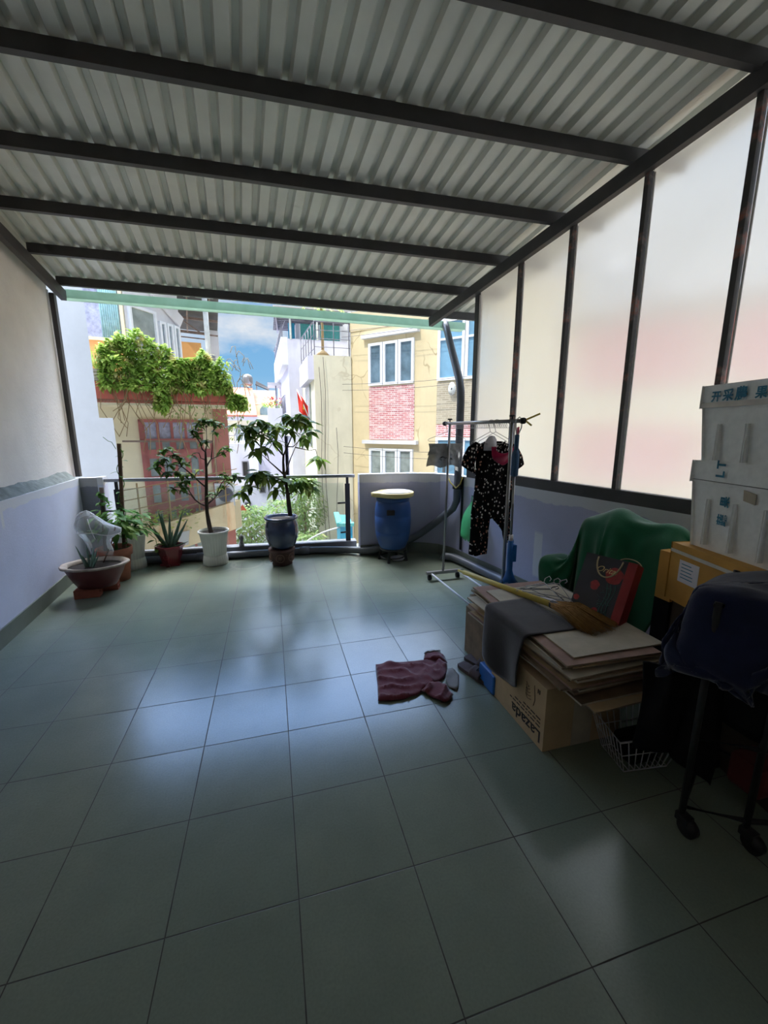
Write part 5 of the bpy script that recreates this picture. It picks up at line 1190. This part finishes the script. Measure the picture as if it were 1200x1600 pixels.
# flattened cartons: each one a thing
random.seed(17); z = bz+.001; NS = 17
descr = ['lowest flattened carton, resting on the shipping box','second flattened carton from the bottom of the pile','third flattened carton from the bottom of the pile','fourth flattened carton from the bottom of the pile','fifth flattened carton from the bottom of the pile','sixth flattened carton from the bottom of the pile','seventh flattened carton from the bottom of the pile','eighth flattened carton from the bottom of the pile','middle flattened carton of the pile','eighth flattened carton from the top of the pile','seventh flattened carton from the top of the pile','sixth flattened carton from the top of the pile','fifth flattened carton from the top of the pile','fourth flattened carton from the top of the pile','third flattened carton from the top of the pile','second flattened carton from the top of the pile','topmost clean beige flattened carton of the pile, under the broom head']
for i in range(NS):
    h = rnd(.006,.010); ov = .055*(1-i/NS)
    x0 = 1.215+rnd(-.05,.03)-ov*.2; x1 = 1.74+rnd(-.05,.04); y0 = 1.33+rnd(-.03,.06); y1 = 2.24+rnd(-.07,.06); rot = rnd(-.05,.05)
    if i == NS-1: x0, x1, y0, y1, rot, h = 1.262, 1.765, 1.385, 2.19, -.015, .007
    if i in (0,1): y0 -= .07; x0 += .04
    c = ((x0+x1)/2, (y0+y1)/2, z); sag = rnd(0,.010)
    mb = MB(); nx, ny = 7, 9; Mx = Rz(rot, c)
    def cp_(i_, j_, dz): 
        u = i_/(nx-1); v = j_/(ny-1); ed = max(0, .12-v)/.12; return Mx @ Vector((x0+(x1-x0)*u+.006*mnoise.noise((v*6,z*90,0)), y0+(y1-y0)*v+.006*mnoise.noise((u*6,z*80,4)), z+dz-sag*.35*ed))
    mb.grid(lambda a, b: cp_(a, b, h), nx, ny, False, 0)
    nn = len(mb.v); mb.grid(lambda a, b: cp_(a, b, 0), nx, ny, False, 0)
    ring = [(a,0) for a in range(nx)]+[(nx-1,b) for b in range(1,ny)]+[(a,ny-1) for a in range(nx-2,-1,-1)]+[(0,b) for b in range(ny-2,0,-1)]
    idx = [a*ny+b for a, b in ring]
    for k in range(len(idx)): mb.f.append((idx[k], idx[(k+1) % len(idx)], nn+idx[(k+1) % len(idx)], nn+idx[k])); mb.sm.append(False); mb.m.append(1)
    face = T['carton_wt'] if i == NS-1 else [T['carton'],T['carton_dk'],T['carton_pr'],T['carton_wt']][random.choice((0,1,1,2,3))]
    o = mb.build('flat_carton', [face, random.choice((T['carton_in'],T['carton_in'],T['carton_dk'],T['carton_pr'],T['carton_wt']))]); tag(o, descr[i], 'flattened carton', 'flattened cartons in the pile'); recenter(o, c)
    z += h+.0004+(rnd(.001,.004) if i < NS-2 else .0)
ZT = z
# dark cloth over the pile
tw = MB(); nu, nv = 26, 34
def towp(i, j):
    u = i/(nu-1); v = j/(nv-1)          # u along the pile (far to near), v from the inner side over the edge and down
    yy = 2.02-.42*u-.03*v+.05*u*v; L = .60*v; top = .255+.03*u
    ex = 1.185
    if L < top: x = ex+top-L; zz = ZT+.004+.004*mnoise.noise((u*3,v*3,1)); 
    else:
        q = L-top; rr = .025; x = ex-rr*math.sin(min(q/rr,PI/2)) - .02*math.sin(u*7+.6)*min(1,q/.25) -.012*q; zz = ZT+.004-rr*(1-math.cos(min(q/rr,PI/2)))-max(0,q-rr*PI/2)*(.85+.30*math.sin(u*2.6+.2))
        yy += .02*math.sin(q*9)*u - .10*q*(u-.5)*0
    if L < top: x -= .0
    return Vector((x, yy - .03*max(0,L-top)*0, zz))
tw.grid(towp, nu, nv); o = tw.build('dark_cloth', T['towel'], None, .004); tag(o, 'dark brown cloth draped over the carton pile and down its side', 'cloth')
# broom
bm_ = thing('straw_broom', (1.5,1.75,ZT), 'straw broom with a long yellow handle lying across the carton pile', 'broom')
hz = ZT+.026; A = Vector((1.29,2.64,hz-.045)); B = Vector((1.487,1.79,hz+.01))
mb = MB(); mb.tube([A, A.lerp(B,.06), A.lerp(B,.07), B], [.010,.010,.017,.018], 12); mb.build('handle', T['yellow_plastic'], bm_)
mb = MB(); random.seed(6); d = (B-A); d.z = 0; d.normalize(); sd = Vector((-d.y,d.x,0))
for k in range(420):
    s_ = rnd(-1,1); hh = rnd(0,1); L = rnd(.24,.36)*(1-.12*abs(s_)); e = B - d*.06 + sd*.012*s_ + Vector((0,0,rnd(-.01,.012)))
    f = e + d*L + sd*(.105*s_+.05*(L/.36)**2 *0+ .03) ; f.z = ZT+.004+.035*hh*(1-abs(s_)*.6)
    m_ = e.lerp(f,.5) + Vector((0,0,.018+.02*hh)) + sd*.012*s_
    mb.tube([e, m_, f], [.0022,.0020,.0012], 4)
mb.build('bristles', T['straw'], bm_)
mb = MB(); mb.tube([B-d*.05, B+d*.03], .023, 12); mb.build('binding', M['black_metal'], bm_)
# bunch of wire hangers on the pile
random.seed(23)
names_ = ['white wire hanger standing highest in the bunch on the pile','dark hooked hanger at the broom handle in the bunch on the pile','bent steel hanger at the bottom of the bunch on the pile','steel hanger nearest the gift bag in the bunch on the pile','thin steel hanger in the middle of the bunch on the pile']
for k in range(5):
    mb = MB(); c = Vector((1.50+.012*k, 1.985-.015*k, ZT+.012+.010*k)); a = -1.05+.09*k*(-1)**k; dx = Vector((math.cos(a), math.sin(a), 0)); dy = Vector((-dx.y, dx.x, 0))
    up = Vector((0,0,1)); lift = [.95,.25,.08,.6,.4][k]
    P = lambda u, v: c + dx*u + (dy*math.cos(lift)+up*math.sin(lift))*v
    pts = [P(-.17,.0),P(0,.10),P(.17,.0),P(.165,-.012) ,P(-.165,-.012),P(-.17,.0)]
    mb.tube(pts, .0026, 6); mb.tube([P(0,.10),P(0,.125),P(.02,.145),P(.035,.13),P(.03,.115)], .0026, 6)
    o = mb.build('wire_hanger', [T['white_wire'],M['black_metal'],T['wire'],T['wire'],T['wire']][k]); tag(o, names_[k], 'hanger', 'wire hangers on the carton pile'); recenter(o, c)
mb = MB(); mb.box((1.50,1.93,ZT+.001), (1.60,1.99,ZT+.006), Rz(-.9,(1.55,1.96,0))); o = mb.build('white_card', T['white_cloth']); tag(o, 'small white plastic card under the wire hangers on the pile', 'card')

# gift bag leaning on the green cloth
gbag = thing('gift_bag', (1.66,1.72,ZT), 'dark paper gift bag with red poppies and gold cord, leaning behind the pile', 'gift bag')
e1 = Vector((1.68,1.575,ZT))-Vector((1.585,1.83,ZT)); W_ = e1.length; e1.normalize(); e2 = Vector((.135,.055,.30)).normalized(); e2 = (e2-e1*e2.dot(e1)).normalized(); e3 = e1.cross(e2)
if e3.x < 0: e3 = -e3
O_ = Vector((1.585,1.83,ZT+.006)); Hh = .335; Dp = .085
Pb = lambda u, v, w_: O_ + e1*u + e2*v + e3*w_
def bb(mb, u0, u1, v0, v1, w0, w1): 
    return mb.add([Pb(u,v,w_) for v in (v0,v1) for u, w_ in ((u0,w0),(u1,w0),(u1,w1),(u0,w1))], [(0,3,2,1),(4,5,6,7),(0,1,5,4),(1,2,6,5),(2,3,7,6),(3,0,4,7)])
mb = MB(); bb(mb, 0, W_, 0, Hh, 0, .002); bb(mb, 0, W_, 0, Hh, Dp, Dp+.002); bb(mb, 0, .002, 0, Hh, 0, Dp); bb(mb, 0, W_, 0, .002, 0, Dp); mb.build('panels', T['bag_black'], gbag)
mb = MB(); bb(mb, W_-.001, W_+.001, 0, Hh, -.0005, Dp); bb(mb, W_-.045, W_, 0, Hh, -.0012, 0); mb.build('red_gusset', T['bag_red'], gbag)
def disc(mb, u, v, r, w_, sy=1):
    n = 28; mb.add([Pb(u,v,w_)]+[Pb(u+r*(1+.10*math.sin(5*2*PI*k/n))*math.cos(2*PI*k/n), v+r*sy*math.sin(2*PI*k/n), w_) for k in range(n)], [(0,1+k,1+(k+1) % n) for k in range(n)])
mb = MB(); disc(mb, W_*.66, Hh*.72, .046, -.0016); mb.build('poppy_print', T['poppy'], gbag)
mb = MB(); disc(mb, W_*.36, Hh*.50, .024, -.0016, 1.15); mb.build('poppy_print', T['poppy'], gbag)
mb = MB(); disc(mb, W_*.50, Hh*.10, .016, -.0016); mb.build('poppy_print', T['poppy'], gbag)
mb = MB(); disc(mb, W_*.04+.012, Hh*.22, .016, -.0016); mb.build('poppy_print', T['poppy'], gbag)
mb = MB(); random.seed(9)
for u in (.60,.66,.73): mb.tube([Pb(W_*u+.008*math.sin(q*.9+u*9), Hh*(.58-.58*q/8), -.002) for q in range(9)], .0016, 4)
for k in range(26): u = W_*rnd(.50,.80); v = Hh*rnd(.02,.5); mb.tube([Pb(u,v,-.002), Pb(u+rnd(-.022,.022),v+rnd(0,.018),-.002)], .0011, 4)
mb.build('stem_print', T['green_ink'], gbag)
text('Orital', .046, frame(Pb(W_*.28,Hh*.74,-.002), e1, e2) if (e1.cross(e2)).dot(e3) < 0 else frame(Pb(W_*.28,Hh*.74,-.002), e1, e2), T['gold'], gbag, 'gold_lettering', .45)
mb = MB(); mb.tube([Pb(W_*.27+.5*W_*.48*(1-math.cos(PI*k/14)), Hh*.97-.105*math.sin(PI*k/14), -.006-.012*math.sin(PI*k/14)) for k in range(15)], .0042, 8); mb.build('cord_handle', T['cord'], gbag)
mb = MB(); mb.tube([Pb(W_*.5+.5*W_*.45*(1-math.cos(PI*k/14)), Hh*.99+.035*math.sin(PI*k/14), Dp+.008) for k in range(15)], .003, 8); mb.build('cord_handle', T['cord'], gbag)

# green cloth over a heap by the wall
random.seed(12)
c1 = MB(); c1.box((2.02,1.95,0), (2.28,2.28,.93), None, 0, .05); c2 = MB(); c2.box((1.86,2.42,0), (2.10,2.66,.60), None, 0, .05)
c3 = MB(); c3.box((2.10,1.66,0), (2.36,1.90,.90), None, 0, .05); c4 = MB(); c4.prism([tuple(onw(1.2,0,.0)[:2]), tuple(onw(-4,0,.0)[:2]), tuple(onw(-4,0,.4)[:2]), tuple(onw(1.2,0,.4)[:2])], 0, 2.2)
c5 = MB(); c5.box((1.0,1.2,-.2), (3,3.4,.005)); pass
def gstart(i, j):
    x, y = 1.42+.90*i/47, 1.55+1.25*j/65; z = .955 + .075*math.exp(-((x-2.13)/.09)**2-((y-2.07)/.10)**2) + .03*math.exp(-((x-2.2)/.1)**2-((y-1.78)/.08)**2)
    return Vector((x, y, z + .004*math.sin(i*.9+j*.35)))
gc = cloth_sim(gstart, 48, 66, [c1,c2,c3,c4,c5], 40, .25, .2, lambda x, y, z: (abs(x-2.14) < .08 and abs(y-2.10) < .12) or (abs(x-2.2) < .05 and abs(y-1.76) < .05))
o = gc.build('green_cloth', T['green_cloth'], None, .006); tag(o, 'bottle green cloth thrown over a heap against the frosted wall', 'cloth')

# foam boxes and cartons at the right
az = math.radians(12.0); u_ = Vector((math.sin(az), math.cos(az), 0)); v_ = Vector((u_.y, -u_.x, 0))   # along the long face towards the street, and into the wall
def bxp(o, L, D): return o, L, D
FC0 = Vector((1.985,1.545,0))       # far front corner of the foam boxes
def fbox(mb, a0, a1, b0, b1, z0, z1, bev=.012, taper=0):
    bm = bmesh.new(); bmesh.ops.create_cube(bm, size=1)
    for vv in bm.verts:
        a = a0 if vv.co.x < 0 else a1; b = b0 if vv.co.y < 0 else b1; z = z0 if vv.co.z < 0 else z1
        if z == z0 and taper: a += taper*(1 if a == a0 else -1); b += taper*(1 if b == b0 else -1)
        p = FC0 - u_*a + v_*b; vv.co = Vector((p.x, p.y, z))
    if bev: bmesh.ops.bevel(bm, geom=bm.edges[:], offset=bev, segments=3, affect='EDGES', profile=.5)
    bm.verts.index_update(); mb.add([x.co.copy() for x in bm.verts], [[q.index for q in f.verts] for f in bm.faces]); bm.free(); return mb
def foam(z0, z1, da, lab, k):
    t_ = thing('foam_box', tuple(FC0-u_*.3+v_*.2+Vector((0,0,z0))), lab, 'foam box', 'foam boxes stacked by the wall')
    mb = MB(); zl = z1-.075
    fbox(mb, .012+da, .60+da, .012, .40, z0+.001, zl+.004, .014, .02)
    for a in (.11,.25,.39,.53): fbox(mb, a+da-.005, a+da+.005, .0085, .03, z0+.02, zl-.09, .003)
    mb.build('body', T['styro'], t_)
    mb = MB(); fbox(mb, .004+da, .611+da, .006, .41, zl, z1, .014); mb.build('lid', T['styro'], t_)
    mb = MB(); fbox(mb, -.002+da, .617+da, -.0015, .416, zl-.012, zl+.010, 0) if k == 1 else fbox(mb, .0+da, .6+da, .004, .4, zl-.003, zl, 0); mb.build('seam', T['tape'] if k == 1 else M['wall_end_mat'], t_)
    return t_, zl
M['wall_end_mat'] = mat('dark seam', (110,112,110), .9)
zc = .955
f1, zl1 = foam(zc, 1.355, .0, 'lower white foam box with a vertical row of blue characters, on the ochre carton', 0)
f2, zl2 = foam(1.357, 1.70, -.004, 'upper white foam box with blue characters on its taped lid', 1)
def on_face(a, z, w_=-.003): p = FC0 - u_*a + v_*w_; return Vector((p.x, p.y, z))
for ch, a, s_ in (('开',.055,.050),('采',.115,.054),('農',.175,.060),('果',.27,.052),('業',.40,.056)):
    text(ch, s_, frame(on_face(a, zl2+.018), -u_, Vector((0,0,1))), T['blue_ink'], f2, 'blue_character', off=s_*.028)
for ch, z, s_ in (('L',1.315,.060),('T',1.355,.060)):
    text(ch, s_, frame(on_face(.185, z-.015, -.003), Vector((0,0,-1)) if False else Vector((0,0,1)), u_), T['blue_ink'], f1, 'blue_letter', off=s_*.03)
for ch, z, s_ in (('果',1.17,.050),('蔬',1.085,.052)):
    text(ch, s_, frame(on_face(.215, z, .010), Vector((0,0,1)), u_), T['blue_ink'], f1, 'blue_character', off=s_*.028)
mb = MB(); p = on_face(.30, 1.235, .009); mb.add([on_face(.28,1.26,.009),on_face(.34,1.25,.009),on_face(.34,1.205,.009),on_face(.285,1.215,.009)], [(0,1,2,3)]); mb.build('torn_label', T['carton_wt'], f1, .001)
oc = thing('ochre_carton', tuple(FC0-u_*.3+v_*.2+Vector((0,0,.5))), 'ochre cardboard carton with a white strap and labels, under the foam boxes', 'cardboard box')
mb = MB(); fbox(mb, -.015, .70, -.035, .40, .66, .95, .004); mb.build('carton', T['yellow_carton'], oc)
mb = MB(); mb.bar(FC0-u_*-.012+v_*-.038+Vector((0,0,.915)), FC0-u_*.66+v_*-.038+Vector((0,0,.905)), .004, .016); mb.build('strap', T['tape'], oc)
mb = MB(); fbox(mb, .05, .17, -.0365, -.035, .77, .88, 0); mb.build('label', T['white_cloth'], oc)
mb = MB(); fbox(mb, .26, .42, -.0365, -.035, .74, .85, 0); mb.build('label', T['tape'], oc)
mb = MB(); random.seed(3)
for k in range(5): fbox(mb, .065, .065+rnd(.05,.09), -.0372, -.0365,   .86-.017*k, .864-.017*k, 0)
mb.build('label_print', T['blue_ink'], oc)
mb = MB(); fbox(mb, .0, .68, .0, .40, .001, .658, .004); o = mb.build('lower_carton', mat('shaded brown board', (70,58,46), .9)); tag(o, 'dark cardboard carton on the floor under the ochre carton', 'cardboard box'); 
mb = MB(); mb.box((2.03,1.60,.0), (2.23,1.69,.60)); o = mb.build('dark_crate', T['black_cloth']); tag(o, 'dark crate on the floor under the yellow board', 'crate'); mb = MB(); mb.box((2.03,1.60,.601), (2.23,1.69,.87)); o = mb.build('yellow_board', T['yellow_carton']); tag(o, 'yellow board standing between the green cloth and the ochre carton', 'board')

# wire basket
wb = thing('wire_basket', (1.55,1.30,0), 'white wire basket on the floor beside the shipping box', 'basket')
mb = MB(); top = [(1.375,1.21,.20),(1.70,1.17,.20),(1.745,1.42,.20),(1.43,1.435,.20)]; bot = [(1.455,1.245,.006),(1.67,1.22,.006),(1.70,1.38,.006),(1.48,1.40,.006)]
def lp(a, b, t): return Vector(a).lerp(Vector(b), t)
mb.tube(top, .0045, 6, closed=True); mb.build('rim', T['white_wire'], wb)
mb = MB(); mb.tube([lp(a,b,.45) for a, b in zip(top,bot)], .0025, 5, closed=True); mb.tube(bot, .003, 5, closed=True)
for k in range(4):
    a, b = top[k], top[(k+1)%4]; c, d_ = bot[k], bot[(k+1)%4]
    for q in range(8): t = q/8; mb.tube([lp(a,b,t), lp(c,d_,t)], .0022, 5)
for q in range(1,8): mb.tube([lp(bot[0],bot[1],q/8), lp(bot[3],bot[2],q/8)], .0022, 5)
mb.build('wires', T['white_wire'], wb)
mb = MB(); mb.box((1.50,1.25,.012), (1.66,1.37,.12), None, 0, .02); o = mb.build('dark_bundle', T['black_cloth']); tag(o, 'dark cloth bundle lying in the white wire basket', 'bundle')

# folding trolley with dark clothes thrown over it
tl = thing('folding_trolley', (1.62,.92,0), 'black metal trolley on small wheels, hidden under navy clothes', 'trolley')
TP = [(1.45,.975),(1.62,.865),(2.05,.70),(1.86,1.20)]
for x, y in TP:
    mb = MB(); mb.tube([(x,y,.06),(x+.01,y,.93)], .012, 8); mb.build('post', M['black_metal'], tl)
    mb = MB(); mb.tube([(x-.014,y-.03,.035),(x+.014,y-.03,.035)], .035, 16); mb.box((x-.018,y-.035,.045), (x+.018,y+.012,.075)); mb.build('castor', M['black_metal'], tl)
for z in (.10,.40,.92):
    mb = MB(); mb.tube([(TP[k][0],TP[k][1],z) for k in (0,1,2,3)], .010, 8, closed=True); mb.build('frame_ring', M['black_metal'], tl)
mb = MB(); mb.box((1.60,.86,.41), (1.92,1.12,.66), None, 0, .04); o = mb.build('dark_bag', T['black_cloth']); tag(o, 'black soft bag resting on the middle ring of the trolley', 'bag')
mb = MB(); mb.box((1.72,.90,.115), (1.86,1.02,.25), None, 0, .02); o = mb.build('red_box', mat('dull dark red card', (96,34,34), .7)); tag(o, 'small dark red box low in the trolley, under the white strap', 'box')
mb = MB(); mb.tube([(1.60,.80,.50),(1.66,.78,.50),(1.72,.77,.47),(1.745,.77,.38),(1.73,.775,.28),(1.70,.78,.20)], .009, 6); o = mb.build('white_strap', T['white_cloth']); tag(o, 'grey white strap hanging at the side of the trolley', 'strap')
d1 = MB(); d1.prism([(1.41,1.04),(1.58,.80),(2.12,.62),(2.04,1.10),(1.70,1.14)], 0, .945); d5 = MB(); d5.box((.6,-.2,-.2), (3,2.4,.005)); d2 = MB(); d2.add([(1.46,1.07,.94),(1.62,.80,.94),(1.55,1.25,.30),(1.70,.95,.30),(1.27,1.20,.69),(1.47,.76,.67)], [(0,1,5,4),(4,5,3,2),(0,4,2),(1,3,5),(0,2,3,1)])
Mj = Matrix.Translation((1.72,.93,.965)) @ Matrix.Rotation(math.radians(-24), 4, 'Z')
nj = cloth_sim(lambda i, j: Mj @ Vector((-.98+1.58*i/57, -.60+1.06*j/37, .006*math.sin(i*.8+j*.5))), 58, 38, [d1,d2,d5], 34, .3, .6, lambda x, y, z: abs((Mj.inverted() @ Vector((x,y,z))).x-.06) < .16 and abs((Mj.inverted() @ Vector((x,y,z))).y) < .08)
o = nj.build('navy_jacket', T['navy'], None, .006); tag(o, 'navy blue jacket thrown over the trolley, hanging furthest out', 'jacket')
hj = MB()
def hang(i, j):
    u = i/20; v = j/24; a = Vector((1.40,1.155,0)).lerp(Vector((1.56,.99,0)), u)
    return Vector((a.x+.02*math.sin(u*12+v*3), a.y+.02*math.cos(u*10)+.0, .64-.40*v*(1-.12*math.sin(u*4))-.04))
hj.grid(hang, 21, 25); o = hj.build('hanging_trousers', T['black_cloth'], None, .01); tag(o, 'dark trousers hanging below the navy jacket beside the wire basket', 'trousers')
# polo shirt lying on the tiles
ps = thing('polo_shirt', (.78,2.18,0), 'burgundy short-sleeved polo shirt with a grey collar lying on the tiles', 'shirt')
def cloth_poly(poly, h, mt, name, seed, z0=.003, n=46):
    xs = [p[0] for p in poly]; ys = [p[1] for p in poly]; bm = bmesh.new()
    f = bm.faces.new([bm.verts.new((x,y,0)) for x, y in poly]); bmesh.ops.triangulate(bm, faces=[f])
    for _ in range(5 if n > 40 else 4):
        es = [e for e in bm.edges if e.calc_length() > .022]
        if not es: break
        bmesh.ops.subdivide_edges(bm, edges=es, cuts=1); bmesh.ops.triangulate(bm, faces=[q for q in bm.faces if len(q.verts) > 3])
    bd = {v for e in bm.edges if e.is_boundary for v in e.verts}
    for v in bm.verts:
        x, y = v.co.x, v.co.y; r = abs(mnoise.noise((x*5+seed, y*5+x*6, seed)))
        w1 = max(0, .35-abs(mnoise.noise((x*7+y*3, y*9-x*4, seed+2))))/.35
        v.co.z = z0+(h*.35+h*.5*r+h*.8*w1**2)*(1 if v not in bd else .35)
    bm.verts.index_update(); mb = MB(); mb.add([v.co.copy() for v in bm.verts], [[v.index for v in q.verts] for q in bm.faces], True); bm.free()
    return mb.build(name, mt, ps, .004)
body = [(.59,2.372),(.70,2.362),(.80,2.352),(.90,2.342),(.93,2.345),(.99,2.335),(1.045,2.262),(1.0,2.16),(.96,2.115),(.915,2.085),(.86,2.055),(.80,2.035),(.74,2.00),(.662,1.990),(.58,1.995),(.514,2.01),(.545,2.14),(.57,2.27)]
cloth_poly(body, .022, T['burgundy'], 'body', 1)
cloth_poly([(.915,2.345),(.948,2.41),(.985,2.415),(1.01,2.425),(1.055,2.395),(1.06,2.33),(1.048,2.262),(.99,2.30)], .024, T['burgundy'], 'sleeve', 4, .006)
cloth_poly([(.78,2.03),(.86,2.085),(.915,2.085),(.94,2.02),(.945,1.945),(.905,1.905),(.87,1.889),(.82,1.95)], .026, T['burgundy'], 'sleeve', 7, .008)
cloth_poly([(.935,2.395),(.948,2.412),(.985,2.418),(1.012,2.428),(1.056,2.40),(1.05,2.388),(1.01,2.412),(.985,2.402),(.95,2.396)], .012, T['trim_grey'], 'sleeve_trim', 9, .018, 20)
cloth_poly([(1.02,2.20),(1.055,2.20),(1.065,2.12),(1.015,2.02),(.985,1.985),(.955,2.03),(.965,2.10),(.99,2.15)], .012, T['trim_grey'], 'collar', 11, .004, 20)
# slippers
def slipper(c, rot, lab):
    t_ = thing('slipper', (c[0],c[1],0), lab, 'slipper', 'brown slippers on the floor'); t_.rotation_euler = (0,0,rot); t_.location = (c[0],c[1],0); ORG[t_.name] = (0,0,0)
    mb = MB(); pr = [(.0,.030),(.1,.040),(.3,.042),(.5,.040),(.75,.046),(.92,.038),(1.0,.015)]; n = len(pr); vs = []
    for z in (0,.022):
        for s_, w_ in pr: vs.append((-w_, -.125+.25*s_, z+(.006*abs(s_-.5) if z else 0)))
        for s_, w_ in reversed(pr): vs.append((w_*.92, -.125+.25*s_, z+(.006*abs(s_-.5) if z else 0)))
    m_ = 2*n; mb.add(vs, [tuple(range(m_-1,-1,-1)), tuple(range(m_,2*m_))]+[(i,(i+1)%m_,m_+(i+1)%m_,m_+i) for i in range(m_)]); mb.build('sole', T['slipper'], t_)
    mb = MB(); mb.grid(lambda i, j: Vector((-.047*math.cos(PI*j/10), -.01+.085*i/6, .016+(.045-.012*i/6)*math.sin(PI*j/10))), 7, 11); mb.build('strap', T['slipper'], t_, .004)
    for k in (0,): mb = MB(); mb.tube([Vector((-.03*math.cos(PI*j/8), .03, .060*math.sin(PI*j/8)+.004)) for j in range(1,8)], .004, 5); mb.build('strap_rib', M['black_metal'], t_)
slipper((1.165,2.105), PI+.32, 'brown rubber slipper on the tiles between the polo shirt and the dark cloth')
slipper((1.255,2.18), PI+.42, 'brown rubber slipper partly behind the dark cloth, further from the polo shirt')
